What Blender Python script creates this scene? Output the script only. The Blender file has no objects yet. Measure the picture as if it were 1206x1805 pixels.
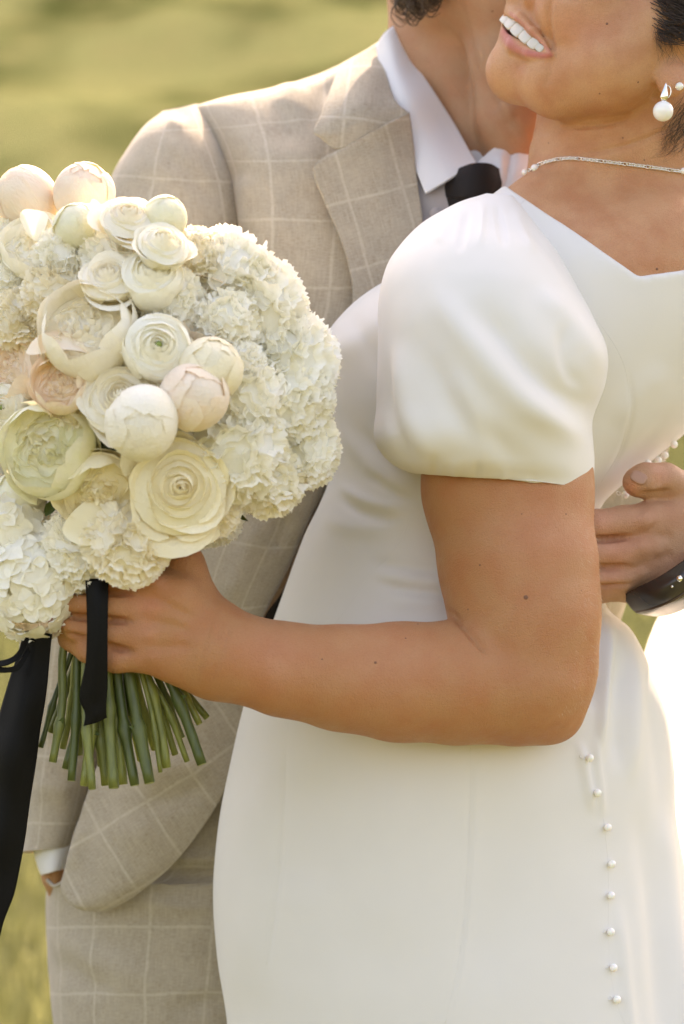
import bpy, math, random
import numpy as np
from mathutils import Vector, Matrix, noise as mnoise
from mathutils.bvhtree import BVHTree

random.seed(7); np.random.seed(7)
R = math.radians
scene = bpy.context.scene
col = scene.collection

# ------------------------------------------------------------------ camera, sky, sun, exposure
D = 1.8            # metres from lens to the plane d = 0
S = 0.0004         # metres per photograph pixel at that plane
Z0 = 1.06
LENS = D * 36.0 / (1805 * S)
cam_d = bpy.data.cameras.new('camera'); cam = bpy.data.objects.new('camera', cam_d); col.objects.link(cam)
cam.location = (0, -D, Z0); cam.rotation_euler = (R(90), 0, 0)
cam_d.sensor_fit = 'VERTICAL'; cam_d.sensor_height = 36; cam_d.sensor_width = 24; cam_d.lens = LENS
cam_d.clip_start = 0.05; cam_d.clip_end = 1000
cam_d.dof.use_dof = True; cam_d.dof.focus_distance = D - 0.03; cam_d.dof.aperture_fstop = 6.0
scene.camera = cam

SUN_AZ, SUN_EL = R(13), R(42)       # azimuth from +Y towards +X
sdir = Vector((math.sin(SUN_AZ) * math.cos(SUN_EL), math.cos(SUN_AZ) * math.cos(SUN_EL), math.sin(SUN_EL)))
world = bpy.data.worlds.new('World'); scene.world = world; world.use_nodes = True
wn = world.node_tree.nodes; wl = world.node_tree.links
sky = wn.new('ShaderNodeTexSky'); sky.sky_type = 'NISHITA'; sky.sun_disc = False
sky.sun_elevation = SUN_EL; sky.sun_rotation = SUN_AZ; sky.dust_density = 4.0; sky.air_density = 1.0; sky.ozone_density = 0.6
wl.new(sky.outputs[0], wn['Background'].inputs[0]); wn['Background'].inputs[1].default_value = 0.15
sun_d = bpy.data.lights.new('sun', 'SUN'); sun_d.energy = 2.3; sun_d.angle = R(0.6); sun_d.color = (1.0, 0.93, 0.82)
sun = bpy.data.objects.new('sun', sun_d); col.objects.link(sun); sun.rotation_euler = sdir.to_track_quat('Z', 'Y').to_euler()
sun.location = sdir * 20
vs = scene.view_settings
vs.view_transform = 'Standard'; vs.look = 'None'; vs.gamma = 1.0; vs.use_curve_mapping = False
vs.exposure = 2.18
vs.use_white_balance = True; vs.white_balance_temperature = 8500; vs.white_balance_tint = 20
scene.cycles.diffuse_bounces = 10; scene.cycles.max_bounces = 14; scene.cycles.transmission_bounces = 10

# ------------------------------------------------------------------ helpers
def kk(d): return S * (1 + d / D)
DOFF = 0.0
def P(px, py, d):
    d = d + DOFF; k = kk(d); return np.array(((px - 603) * k, d, Z0 - (py - 902.5) * k))
def unP(V):
    k = S * (1 + V[:, 1] / D)
    return 603 + V[:, 0] / k, 902.5 - (V[:, 2] - Z0) / k

def cat(pts, n):
    p = np.asarray(pts, float); m = len(p)
    if m == 2: return p[0] + (p[1] - p[0]) * np.linspace(0, 1, n)[:, None]
    q = np.vstack([2 * p[0] - p[1], p, 2 * p[-1] - p[-2]])
    t = np.linspace(0, m - 1, n); i = np.minimum(t.astype(int), m - 2); f = (t - i)[:, None]
    a, b, c, d = q[i], q[i + 1], q[i + 2], q[i + 3]
    return .5 * (2 * b + (c - a) * f + (2 * a - 5 * b + 4 * c - d) * f ** 2 + (3 * b - a - 3 * c + d) * f ** 3)

def make_mesh(name, V, F, uv=None, colr=None, smooth=True):
    me = bpy.data.meshes.new(name)
    V = np.asarray(V, np.float32); F = np.asarray(F, np.int32)
    nf, fl = F.shape
    me.vertices.add(len(V)); me.vertices.foreach_set('co', V.ravel())
    me.loops.add(nf * fl); me.loops.foreach_set('vertex_index', F.ravel())
    me.polygons.add(nf); me.polygons.foreach_set('loop_start', np.arange(0, nf * fl, fl, dtype=np.int32))
    if uv is not None:
        l = me.uv_layers.new(name='UVMap'); l.data.foreach_set('uv', np.asarray(uv, np.float32)[F.ravel()].ravel())
    if colr is not None:
        a = me.color_attributes.new('Col', 'FLOAT_COLOR', 'POINT')
        a.data.foreach_set('color', np.hstack([colr, np.ones((len(V), 1))]).astype(np.float32).ravel())
    me.update(calc_edges=True); me.validate()
    if smooth: me.polygons.foreach_set('use_smooth', np.ones(len(me.polygons), bool))
    return me

def link(name, me, mat=None, parent=None, solid=0, sub=0, offset=0):
    o = bpy.data.objects.new(name, me); col.objects.link(o)
    if mat is not None and not me.materials: me.materials.append(mat)
    if parent is not None:
        o.parent = parent
        if parent.type == 'EMPTY': o.matrix_parent_inverse = Matrix.Translation(-parent.location)
    if solid:
        m = o.modifiers.new('thick', 'SOLIDIFY'); m.thickness = solid; m.offset = offset
    if sub:
        m = o.modifiers.new('sub', 'SUBSURF'); m.levels = m.render_levels = sub
    return o

def tag(o, label, cat_=None, group=None, kind=None):
    if label: o['label'] = label
    if cat_: o['category'] = cat_
    if group: o['group'] = group
    if kind: o['kind'] = kind
    return o

def empty(name, loc):
    e = bpy.data.objects.new(name, None); col.objects.link(e); e.location = loc; e.empty_display_size = .05
    return e

def grid_faces(nr, nc, wrap=False):
    i, j = np.meshgrid(np.arange(nr - 1), np.arange(nc if wrap else nc - 1), indexing='ij')
    j2 = (j + 1) % nc
    return np.stack([i * nc + j, i * nc + j2, (i + 1) * nc + j2, (i + 1) * nc + j], -1).reshape(-1, 4)

def normals(V, F):
    a = V[F[:, 2]] - V[F[:, 0]]; b = V[F[:, 3]] - V[F[:, 1]]
    n = np.cross(a, b); N = np.zeros_like(V)
    for c in range(4): np.add.at(N, F[:, c], n)
    return N / (np.linalg.norm(N, axis=1, keepdims=True) + 1e-12)

def relax(V, F, it, f=.5, pin=None):
    V = V.copy()
    for _ in range(it):
        A = np.zeros_like(V); C = np.zeros(len(V))
        for c in range(4):
            np.add.at(A, F[:, c], V[F[:, (c + 1) % 4]] + V[F[:, (c + 3) % 4]]); np.add.at(C, F[:, c], 2)
        W = V + f * (A / C[:, None] - V)
        if pin is not None: W[pin] = V[pin]
        V = W
    return V

def polydist(px, py, pts):
    """distance to a polyline given in photograph pixels, and the position along it (0..1)"""
    pts = np.asarray(pts, float)
    if len(pts) > 2: pts = cat(pts, max(8, 5 * len(pts)))
    L = np.concatenate([[0], np.cumsum(np.linalg.norm(np.diff(pts, axis=0), axis=1))]); tot = L[-1]
    best = np.full(len(px), 1e9); tt = np.zeros(len(px))
    for i in range(len(pts) - 1):
        a, b = pts[i], pts[i + 1]; ab = b - a; l2 = ab @ ab + 1e-9
        t = np.clip(((px - a[0]) * ab[0] + (py - a[1]) * ab[1]) / l2, 0, 1)
        d = np.hypot(px - a[0] - t * ab[0], py - a[1] - t * ab[1])
        m = d < best; best[m] = d[m]; tt[m] = (L[i] + t[m] * math.sqrt(l2)) / tot
    return best, tt

def fold(V, F, lines, flip=False):
    """push ridges (+) and creases (-) into the side that faces the viewer's half of the scene"""
    N = normals(V, F)
    if flip: N = -N
    px, py = unP(V); front = np.clip(-N[:, 1] * 3, 0, 1)
    dsp = np.zeros(len(V))
    for pts, amp, w in lines:
        x0 = min(p[0] for p in pts) - 3 * w; x1 = max(p[0] for p in pts) + 3 * w
        y0 = min(p[1] for p in pts) - 3 * w; y1 = max(p[1] for p in pts) + 3 * w
        m = np.nonzero((px > x0) & (px < x1) & (py > y0) & (py < y1) & (front > 0))[0]
        if not len(m): continue
        if len(pts) == 1:
            d = np.hypot(px[m] - pts[0][0], py[m] - pts[0][1]); tp = 1
        else:
            d, t = polydist(px[m], py[m], pts); tp = np.clip(np.minimum(t, 1 - t) * 3.3, 0, 1); tp = tp * tp * (3 - 2 * tp)
        dsp[m] += amp * np.exp(-(d / w) ** 2) * tp
    return V + N * (dsp * front)[:, None]

# ---- signed distance sculpting
class Field:
    def __init__(s, lo, hi, h):
        s.lo = np.array(lo, float); s.h = h
        s.n = np.ceil((np.array(hi) - s.lo) / h).astype(int) + 1
        s.F = np.full(s.n, 0.05, np.float32)
    def ax(s, sl):
        g = [(s.lo[i] + s.h * np.arange(sl[i].start, sl[i].stop)).astype(np.float32) for i in range(3)]
        return g[0][:, None, None], g[1][None, :, None], g[2][None, None, :]
    def box(s, lo, hi):
        a = np.clip(np.floor((np.array(lo) - s.lo) / s.h).astype(int), 0, s.n); b = np.clip(np.ceil((np.array(hi) - s.lo) / s.h).astype(int) + 1, 0, s.n)
        return tuple(slice(int(x), int(y)) for x, y in zip(a, b))
    def put(s, fn, lo, hi, k, op='add'):
        sl = s.box(lo, hi)
        if any(q.stop <= q.start for q in sl): return
        d = fn(*s.ax(sl)); A = s.F[sl]
        if op == 'sub':
            t = np.clip(.5 - .5 * (A + d) / k, 0, 1); s.F[sl] = A * (1 - t) - d * t + k * t * (1 - t)
        else:
            t = np.clip(.5 + .5 * (d - A) / k, 0, 1); s.F[sl] = d * (1 - t) + A * t - k * t * (1 - t)
    def cone(s, a, ra, b, rb, k=.004, op='add'):
        a = np.array(a); b = np.array(b); m = max(ra, rb) + k + .012
        ba = b - a; l2 = float(ba @ ba) + 1e-12
        def fn(x, y, z):
            t = np.clip(((x - a[0]) * ba[0] + (y - a[1]) * ba[1] + (z - a[2]) * ba[2]) / l2, 0, 1)
            return np.sqrt((x - a[0] - t * ba[0]) ** 2 + (y - a[1] - t * ba[1]) ** 2 + (z - a[2] - t * ba[2]) ** 2) - (ra + (rb - ra) * t)
        s.put(fn, np.minimum(a, b) - m, np.maximum(a, b) + m, k, op)
    def chain(s, pts, k=.004, op='add'):
        """pts: (px, py, d, radius px)"""
        q = [(P(*p[:3]), p[3] * kk(p[2])) for p in pts]
        for (a, ra), (b, rb) in zip(q, q[1:]): s.cone(a, ra, b, rb, k, op)
    def ell(s, c, r, k=.004, op='add', rot=None):
        """c: (px, py, d); r: radii in px along image x, depth, image y; rot: Euler matrix"""
        kd = kk(c[2]); c = P(*c); r = np.array(r, float) * kd; m = max(r) + k + .012
        M = np.array(rot.to_3x3().transposed()) if rot is not None else np.eye(3)
        def fn(x, y, z):
            X, Y, Z = x - c[0], y - c[1], z - c[2]
            q = [M[i, 0] * X + M[i, 1] * Y + M[i, 2] * Z for i in range(3)]
            k0 = np.sqrt(sum((q[i] / r[i]) ** 2 for i in range(3))); k1 = np.sqrt(sum((q[i] / r[i] ** 2) ** 2 for i in range(3)))
            return k0 * (k0 - 1) / (k1 + 1e-6)
        s.put(fn, c - m, c + m, k, op)
    def mesh(s, smooth=2):
        F = s.F; n = s.n
        inn = F < 0
        c = [inn[i:n[0] - 1 + i, j:n[1] - 1 + j, k:n[2] - 1 + k] for i in (0, 1) for j in (0, 1) for k in (0, 1)]
        cnt = sum(x.astype(np.int8) for x in c)
        I = np.argwhere((cnt > 0) & (cnt < 8)); i, j, k = I.T
        idx = np.full(np.array(n) - 1, -1, np.int32); idx[i, j, k] = np.arange(len(I))
        cr = [(a, b, e) for a in (0, 1) for b in (0, 1) for e in (0, 1)]
        val = {q: F[i + q[0], j + q[1], k + q[2]] for q in cr}
        acc = np.zeros((len(I), 3)); num = np.zeros(len(I))
        for q in cr:
            for x in range(3):
                if q[x] == 0:
                    q2 = list(q); q2[x] = 1; q2 = tuple(q2)
                    a, b = val[q], val[q2]; m = (a < 0) != (b < 0)
                    t = np.where(m, a / np.where(m, a - b, 1), 0)
                    p = np.array(q, float)[None, :].repeat(len(I), 0); p[:, x] += t
                    acc[m] += p[m]; num[m] += 1
        V = s.lo + s.h * (I + acc / num[:, None])
        Q = []
        for x in range(3):
            y, z = (x + 1) % 3, (x + 2) % 3
            sa = [slice(1, None)] * 3; sa[x] = slice(0, n[x] - 1)
            sb = list(sa); sb[x] = slice(1, n[x])
            A = inn[tuple(sa)]; B = inn[tuple(sb)]
            for flip, M in ((0, A & ~B), (1, B & ~A)):
                e = np.argwhere(M)
                if not len(e): continue
                e[:, y] += 1; e[:, z] += 1
                def cell(dy, dz):
                    g = e.copy(); g[:, y] -= dy; g[:, z] -= dz
                    ok = (g < np.array(n) - 1).all(1); r = np.full(len(g), -1); r[ok] = idx[g[ok, 0], g[ok, 1], g[ok, 2]]; return r
                q = np.stack([cell(1, 1), cell(0, 1), cell(0, 0), cell(1, 0)], 1)
                q = q[(q >= 0).all(1)]
                Q.append(q[:, ::-1] if flip else q)
        Q = np.vstack(Q)
        if smooth: V = relax(V, Q, smooth)
        return V, Q

def stack(rows, n=200, power=2.0):
    """rows: (py, xl, xr, dc, rf, rb) horizontal elliptic slices, smoothly joined"""
    q = []
    for py, xl, xr, dc, rf, rb in rows:
        k = kk(dc); dc = dc + DOFF; k = kk(dc); q.append((Z0 - (py - 902.5) * k, ((xl + xr) / 2 - 603) * k, (xr - xl) / 2 * k, dc, rf, rb))
    q = cat(q, n); q = q[np.argsort(q[:, 0])]
    def fn(x, y, z):
        v = [np.interp(z.ravel(), q[:, 0], q[:, c])[None, None, :].astype(np.float32) for c in range(1, 6)]
        cx, rx, cy, rf, rb = v
        ry = np.where(y < cy, rf, rb)
        f = (((np.abs(x - cx) / rx) ** power + (np.abs(y - cy) / ry) ** power) ** (1 / power) - 1) * np.minimum(rx, ry)
        return np.maximum(np.maximum(f, z - q[-1, 0]), q[0, 0] - z)
    return fn

def loft(rows, n=60, m=48, power=2.0):
    """rows: ((ax,ay),(bx,by),dc,rf,rb): closed tube between two outlines; returns V,F,UV(metres)"""
    q = cat([[*a, *b, dc + DOFF, rf, rb] for a, b, dc, rf, rb in rows], n)
    th = np.linspace(-math.pi / 2, 1.5 * math.pi, m + 1)[:-1]
    th = np.append(th, th[0] + 2 * math.pi)
    e = 2 / power
    c = np.sign(np.cos(th)) * np.abs(np.cos(th)) ** e; s = np.sign(np.sin(th)) * np.abs(np.sin(th)) ** e
    V = np.zeros((n, m + 1, 3))
    for i in range(n):
        A, B = q[i, :2], q[i, 2:4]; mid = (A + B) / 2; hf = (B - A) / 2
        d = q[i, 4] - np.where(s > 0, q[i, 5], q[i, 6]) * s
        pxy = mid[None] + hf[None] * c[:, None]
        k = S * (1 + d / D)
        V[i] = np.stack([(pxy[:, 0] - 603) * k, d, Z0 - (pxy[:, 1] - 902.5) * k], 1)
    seg = np.linalg.norm(np.diff(V, axis=1), axis=2); u = np.concatenate([np.zeros((n, 1)), np.cumsum(seg, 1)], 1)
    u = u.mean(0)[None].repeat(n, 0)
    mid = V[:, m // 2]; v = np.concatenate([[0], np.cumsum(np.linalg.norm(np.diff(mid, axis=0), axis=1))])[:, None].repeat(m + 1, 1)
    return V.reshape(-1, 3), grid_faces(n, m + 1), np.stack([u, v], -1).reshape(-1, 2)

def patch(ctrl, nr=40, nc=40, uvrot=None, uvoff=(0, 0)):
    """ctrl: rows of (px,py,d) control points -> smooth sheet; uv in metres (arc length, or planar with a turn)"""
    g = np.array([[list(p) for p in r] for r in ctrl], float)
    a = np.stack([cat(r, nc) for r in g]); b = np.stack([cat(a[:, j], nr) for j in range(nc)], 1)
    b[..., 2] += DOFF; k = S * (1 + b[..., 2] / D)
    V = np.stack([(b[..., 0] - 603) * k, b[..., 2], Z0 - (b[..., 1] - 902.5) * k], -1)
    if uvrot is None:
        u = np.concatenate([np.zeros((nr, 1)), np.cumsum(np.linalg.norm(np.diff(V, axis=1), axis=2), 1)], 1).mean(0)[None].repeat(nr, 0)
        v = np.concatenate([np.zeros((1, nc)), np.cumsum(np.linalg.norm(np.diff(V, axis=0), axis=2), 0)], 0).mean(1)[:, None].repeat(nc, 1)
    else:
        c, s = math.cos(uvrot), math.sin(uvrot)
        u = V[..., 0] * c + V[..., 2] * s; v = -V[..., 0] * s + V[..., 2] * c
    uv = np.stack([u + uvoff[0], v + uvoff[1]], -1).reshape(-1, 2)
    return V.reshape(-1, 3), grid_faces(nr, nc), uv

def wrinkle(V, F, amp, scale, seed=0, stretch=(1, 1, 1)):
    N = normals(V, F); o = Vector((seed * 3.7, seed * 1.3, seed * 2.1))
    d = np.array([mnoise.noise(Vector((p[0] * stretch[0], p[1] * stretch[1], p[2] * stretch[2])) * scale + o) for p in V])
    return V + N * (amp * d)[:, None]

def tube(pts, rad, m=8, caps=True):
    p = np.asarray(pts, float); n = len(p); rad = np.broadcast_to(rad, (n,))
    T = np.gradient(p, axis=0); T /= np.linalg.norm(T, axis=1, keepdims=True) + 1e-12
    up = np.array((0, 0, 1.)) if abs(T[0][2]) < .9 else np.array((0, 1., 0))
    V = []
    for i in range(n):
        a = np.cross(T[i], up); a /= np.linalg.norm(a) + 1e-12; b = np.cross(a, T[i])
        up = b
        th = np.linspace(0, 2 * math.pi, m, endpoint=False)
        V.append(p[i] + rad[i] * (np.cos(th)[:, None] * a + np.sin(th)[:, None] * b))
    V = np.vstack(V); F = grid_faces(n, m, True)
    if caps:
        V = np.vstack([V, p[:1], p[-1:]]); c0, c1 = n * m, n * m + 1; j = np.arange(m); j2 = (j + 1) % m
        F = np.vstack([F, np.stack([j2, j, np.full(m, c0), np.full(m, c0)], 1), np.stack([(n - 1) * m + j, (n - 1) * m + j2, np.full(m, c1), np.full(m, c1)], 1)])
    return V, F

def pyd(name, V, F, uv=None, smooth=True):
    """faces may hold degenerate quads (used as triangles)"""
    me = bpy.data.meshes.new(name)
    fs = [tuple(dict.fromkeys(int(i) for i in f)) for f in F]
    me.from_pydata([tuple(v) for v in V], [], fs); me.update()
    if smooth: me.polygons.foreach_set('use_smooth', np.ones(len(me.polygons), bool))
    return me

def ball(r, n=10, m=14, sc=(1, 1, 1)):
    th = np.linspace(0, math.pi, n)
    V = np.array([[r * math.sin(t) * math.cos(f) * sc[0], r * math.sin(t) * math.sin(f) * sc[1], r * math.cos(t) * sc[2]] for t in th for f in np.linspace(0, 2 * math.pi, m, endpoint=False)])
    return V, grid_faces(n, m, True)

# ---- materials
def mat(name, base, rough=.6, **kw):
    m = bpy.data.materials.new(name); m.use_nodes = True
    b = m.node_tree.nodes['Principled BSDF']; b.inputs['Base Color'].default_value = (*base, 1); b.inputs['Roughness'].default_value = rough
    for k, v in kw.items():
        b.inputs[k].default_value = v
    return m
class NT:
    def __init__(s, m): s.m = m; s.t = m.node_tree; s.b = s.t.nodes['Principled BSDF']; s.out = s.t.nodes['Material Output']
    def n(s, typ, **kw):
        x = s.t.nodes.new(typ)
        for k, v in kw.items(): setattr(x, k, v)
        return x
    def l(s, a, b): s.t.links.new(a, b)
    def math(s, op, a, b=None, c=None):
        x = s.n('ShaderNodeMath', operation=op)
        for i, v in enumerate((a, b, c)):
            if v is None: continue
            if isinstance(v, (int, float)): x.inputs[i].default_value = v
            else: s.l(v, x.inputs[i])
        return x.outputs[0]
    def noise(s, scale, detail=3, vec=None, rough=.5):
        x = s.n('ShaderNodeTexNoise'); x.inputs['Scale'].default_value = scale; x.inputs['Detail'].default_value = detail; x.inputs['Roughness'].default_value = rough
        if vec is not None: s.l(vec, x.inputs['Vector'])
        return x.outputs['Fac']
    def mix(s, f, a, b, typ='MIX'):
        x = s.n('ShaderNodeMix', data_type='RGBA', blend_type=typ)
        for i, v in ((0, f), (6, a), (7, b)):
            if isinstance(v, (int, float)): x.inputs[i].default_value = v
            elif isinstance(v, tuple): x.inputs[i].default_value = (*v, 1)
            else: s.l(v, x.inputs[i])
        return x.outputs[2]
    def ramp(s, f, lo, hi, a=0., b=1.):
        x = s.n('ShaderNodeMapRange'); s.l(f, x.inputs[0])
        for i, v in enumerate((lo, hi, a, b)): x.inputs[i + 1].default_value = v
        return x.outputs[0]
    def scalevec(s, vec, sc):
        x = s.n('ShaderNodeVectorMath', operation='MULTIPLY'); s.l(vec, x.inputs[0]); x.inputs[1].default_value = sc; return x.outputs[0]
    def bump(s, h, strength, dist):
        x = s.n('ShaderNodeBump'); x.inputs['Strength'].default_value = strength; x.inputs['Distance'].default_value = dist; s.l(h, x.inputs['Height']); s.l(x.outputs[0], s.b.inputs['Normal'])

def skin_mat(name, tint, sss=.25):
    m = mat(name, (.6, .35, .2), .5); t = NT(m)
    a = t.n('ShaderNodeAttribute', attribute_name='Col'); tc = t.n('ShaderNodeTexCoord').outputs['Object']
    f = t.noise(45, 5, tc); c = t.mix(t.ramp(f, .38, .68, 0, .55), a.outputs['Color'], tuple(x * y for x, y in zip(tint, (.95, .72, .66))))
    f2 = t.noise(900, 2, tc); c = t.mix(t.ramp(f2, .4, .7, 0, .24), c, (tint[0] * .75, tint[1] * .62, tint[2] * .55))
    t.l(c, t.b.inputs['Base Color'])
    t.b.inputs['Subsurface Weight'].default_value = sss; t.b.inputs['Subsurface Radius'].default_value = (1, .35, .18); t.b.inputs['Subsurface Scale'].default_value = .006
    t.b.inputs['Specular IOR Level'].default_value = .35
    v = t.n('ShaderNodeTexVoronoi'); v.inputs['Scale'].default_value = 1100; t.l(tc, v.inputs['Vector'])
    h = t.math('ADD', t.math('MULTIPLY', t.noise(280, 4, tc), 1.0), v.outputs['Distance'])
    t.bump(h, .42, .0010)
    t.l(t.ramp(t.noise(120, 3, tc), .3, .7, .42, .6), t.b.inputs['Roughness'])
    return m

def suit_mat(name, base):
    m = mat(name, base, .85); t = NT(m); uv = t.n('ShaderNodeUVMap').outputs[0]
    sx = t.n('ShaderNodeSeparateXYZ'); t.l(uv, sx.inputs[0]); U, Vv = sx.outputs[0], sx.outputs[1]
    wob = t.math('MULTIPLY', t.math('SUBTRACT', t.noise(25, 2, uv), .5), .0035)
    def line(c, step, w):
        f = t.math('ABSOLUTE', t.math('SUBTRACT', t.math('FRACT', t.math('DIVIDE', t.math('ADD', t.math('ADD', c, wob), 10), step)), .5))
        return t.ramp(f, w / step, w / step * 2.1, 1, 0)
    ln = t.math('MAXIMUM', line(U, .043, .0007), line(Vv, .052, .0007))
    thr_u = t.noise(1, 2, t.scalevec(uv, (1150, 75, 1))); thr_v = t.noise(1, 2, t.scalevec(uv, (75, 1150, 1)))
    slub = t.noise(1, 3, t.scalevec(uv, (260, 1500, 1))); slub2 = t.noise(1, 3, t.scalevec(uv, (1500, 260, 1)))
    blot = t.noise(45, 4, uv)
    c = t.mix(t.ramp(blot, .3, .7), base, tuple(x * .9 for x in base))
    c = t.mix(t.math('MULTIPLY', t.ramp(slub, .46, .72), t.ramp(blot, .35, .62, .4, 1)), c, (base[0] * .60, base[1] * .53, base[2] * .45))
    c = t.mix(t.ramp(slub2, .55, .8, 0, .35), c, (base[0] * .7, base[1] * .66, base[2] * .6))
    c = t.mix(t.ramp(thr_u, .4, .7, 0, .4), c, tuple(min(1, x * 1.3) for x in base)); c = t.mix(t.ramp(thr_v, .42, .7, 0, .4), c, tuple(x * .72 for x in base))
    c = t.mix(t.math('MULTIPLY', ln, t.ramp(t.noise(300, 2, uv), .25, .6, .2, .55)), c, (min(1, base[0] * 1.3), min(1, base[1] * 1.35), min(1, base[2] * 1.4)))
    t.l(c, t.b.inputs['Base Color']); t.b.inputs['Sheen Weight'].default_value = .25; t.b.inputs['Sheen Roughness'].default_value = .5
    t.b.inputs['Specular IOR Level'].default_value = .15
    t.bump(t.math('ADD', thr_u, thr_v), .35, .0006)
    return m

def cloth_mat(name, base, rough=.55, weave=.1, sheen=.2, transl=0.):
    m = mat(name, base, rough); t = NT(m); tc = t.n('ShaderNodeTexCoord').outputs['Object']
    c = t.mix(t.ramp(t.noise(18, 3, tc), .3, .7, 0, .6), base, tuple(x * .95 for x in base)); t.l(c, t.b.inputs['Base Color'])
    t.b.inputs['Sheen Weight'].default_value = sheen; t.b.inputs['Specular IOR Level'].default_value = .15
    h = t.math('ADD', t.noise(1, 2, t.scalevec(tc, (2500, 2500, 500))), t.noise(1, 2, t.scalevec(tc, (500, 500, 2500))))
    t.bump(h, weave, .0005)
    if transl:
        tr = t.n('ShaderNodeBsdfTranslucent'); tr.inputs[0].default_value = (*base, 1); ms = t.n('ShaderNodeMixShader'); ms.inputs[0].default_value = transl
        t.l(t.b.outputs[0], ms.inputs[1]); t.l(tr.outputs[0], ms.inputs[2]); t.l(ms.outputs[0], t.out.inputs[0])
    return m

def petal_mat(name, base, tip=None, transl=.22):
    m = mat(name, base, .65); t = NT(m); tc = t.n('ShaderNodeTexCoord').outputs['Generated']; ob = t.n('ShaderNodeTexCoord').outputs['Object']
    oi = t.n('ShaderNodeObjectInfo').outputs['Random']
    c = t.mix(t.ramp(t.noise(2.2, 3, tc), .3, .7), base, tip or tuple(x * .96 for x in base))
    c = t.mix(t.ramp(oi, 0, 1, 0, .35), c, (base[0], base[1] * .97, base[2] * .90))
    t.l(c, t.b.inputs['Base Color']); t.b.inputs['Specular IOR Level'].default_value = .25
    t.b.inputs['Sheen Weight'].default_value = .1
    t.bump(t.noise(1, 3, t.scalevec(ob, (14, 14, 3))), .25, .004)
    tr = t.n('ShaderNodeBsdfTranslucent'); t.l(c, tr.inputs[0]); ms = t.n('ShaderNodeMixShader'); ms.inputs[0].default_value = transl
    t.l(t.b.outputs[0], ms.inputs[1]); t.l(tr.outputs[0], ms.inputs[2]); t.l(ms.outputs[0], t.out.inputs[0])
    return m

SKIN_W = (.475, .222, .098); SKIN_M = (.48, .265, .15)
M = dict(
    skin=skin_mat('bride_skin', SKIN_W), skin_m=skin_mat('groom_skin', SKIN_M, 0.),
    dress=cloth_mat('ivory_crepe', (.735, .70, .645), .75, .10, .3), veil=cloth_mat('veil_tulle', (.86, .85, .83), .7, .05, .2, .5),
    suit=suit_mat('linen_check', (.44, .375, .285)),
    shirt=cloth_mat('white_shirt', (.84, .83, .83), .6, .12, .1, .15), waist=cloth_mat('grey_waistcoat', (.36, .32, .31), .7, .3, .2),
    tie=cloth_mat('dark_tie', (.022, .017, .015), .6, .2, 0), ribbon=cloth_mat('black_ribbon', (.004, .0035, .003), .6, .2, 0),
    dark_strip=cloth_mat('dark_strip_cloth', (.03, .024, .02), .7, .1, 0),
    pearl=mat('pearl', (.90, .87, .81), .3, **{'Coat Weight': .5, 'Subsurface Weight': .15, 'Subsurface Scale': .002}),
    silver=mat('silver', (.85, .82, .76), .18, Metallic=1.0), tooth=mat('enamel', (.60, .56, .48), .25, **{'Subsurface Weight': .2, 'Subsurface Scale': .002}),
    leather=mat('dark_leather', (.035, .025, .02), .25), lip=mat('lip', (.5, .2, .17), .4), mole=mat('mole', (.20, .085, .045), .7),
    nail=mat('nail', (.42, .22, .14), .35), seam=cloth_mat('ivory_seam', (.715, .68, .625), .6, .1, .1),
    shoe=mat('brown_shoe', (.08, .045, .025), .3),
)
def hair_mat(name, base):
    m = mat(name, base, .4); t = NT(m); oi = t.n('ShaderNodeTexCoord').outputs['Object']
    t.l(t.mix(t.noise(140, 3, oi), tuple(x * .6 for x in base), tuple(x * 1.7 for x in base)), t.b.inputs['Base Color']); return m
M['hair_b'] = hair_mat('bride_hair', (.035, .02, .012)); M['hair_g'] = hair_mat('groom_hair', (.075, .042, .022)); M['fuzz'] = mat('arm_fuzz', (.75, .6, .42), .5)

# ------------------------------------------------------------------ the meadow
def ground_z(x, y):
    t = np.clip((y - 3.0) / 8.0, 0, 1); s = t * t * (3 - 2 * t)
    return .285 * np.maximum(0, y - 7.0) * (y > 7) * 1.0 + 0.6 * s + .0 * x
def gz(x, y):
    # flat lawn, then a long smooth slope up behind the couple
    u = np.maximum(0, y - 3.2)
    return .30 * (u - 3.0 * (1 - np.exp(-u / 3.0))) + (.10 * np.sin(x * .9 + y * .5) + .10 * np.sin(x * .35 - y * .8 + 1)) * np.clip(u / 6, 0, 1)
ys = np.concatenate([np.linspace(-120, -6, 20), np.linspace(-5, 60, 200), np.linspace(62, 260, 40)])
xs = np.concatenate([np.linspace(-160, -12, 24), np.linspace(-11.5, 11.5, 100), np.linspace(12, 160, 24)])
GX, GY = np.meshgrid(xs, ys); gzz = gz(GX, GY)
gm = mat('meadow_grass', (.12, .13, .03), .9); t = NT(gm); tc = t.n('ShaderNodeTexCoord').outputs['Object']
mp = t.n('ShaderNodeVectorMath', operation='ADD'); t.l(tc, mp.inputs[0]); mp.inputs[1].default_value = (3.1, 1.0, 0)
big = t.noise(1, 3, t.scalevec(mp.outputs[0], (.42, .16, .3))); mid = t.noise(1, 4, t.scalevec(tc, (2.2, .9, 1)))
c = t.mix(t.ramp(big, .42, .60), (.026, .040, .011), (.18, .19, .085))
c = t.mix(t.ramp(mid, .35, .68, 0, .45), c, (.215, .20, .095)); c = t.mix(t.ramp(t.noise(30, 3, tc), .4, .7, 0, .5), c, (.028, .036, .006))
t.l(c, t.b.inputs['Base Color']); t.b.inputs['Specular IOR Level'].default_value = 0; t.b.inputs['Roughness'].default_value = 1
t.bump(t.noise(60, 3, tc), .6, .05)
tag(link('meadow', make_mesh('meadow', np.stack([GX, GY, gzz], -1).reshape(-1, 3), grid_faces(len(ys), len(xs))), gm), None, kind='structure')

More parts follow.
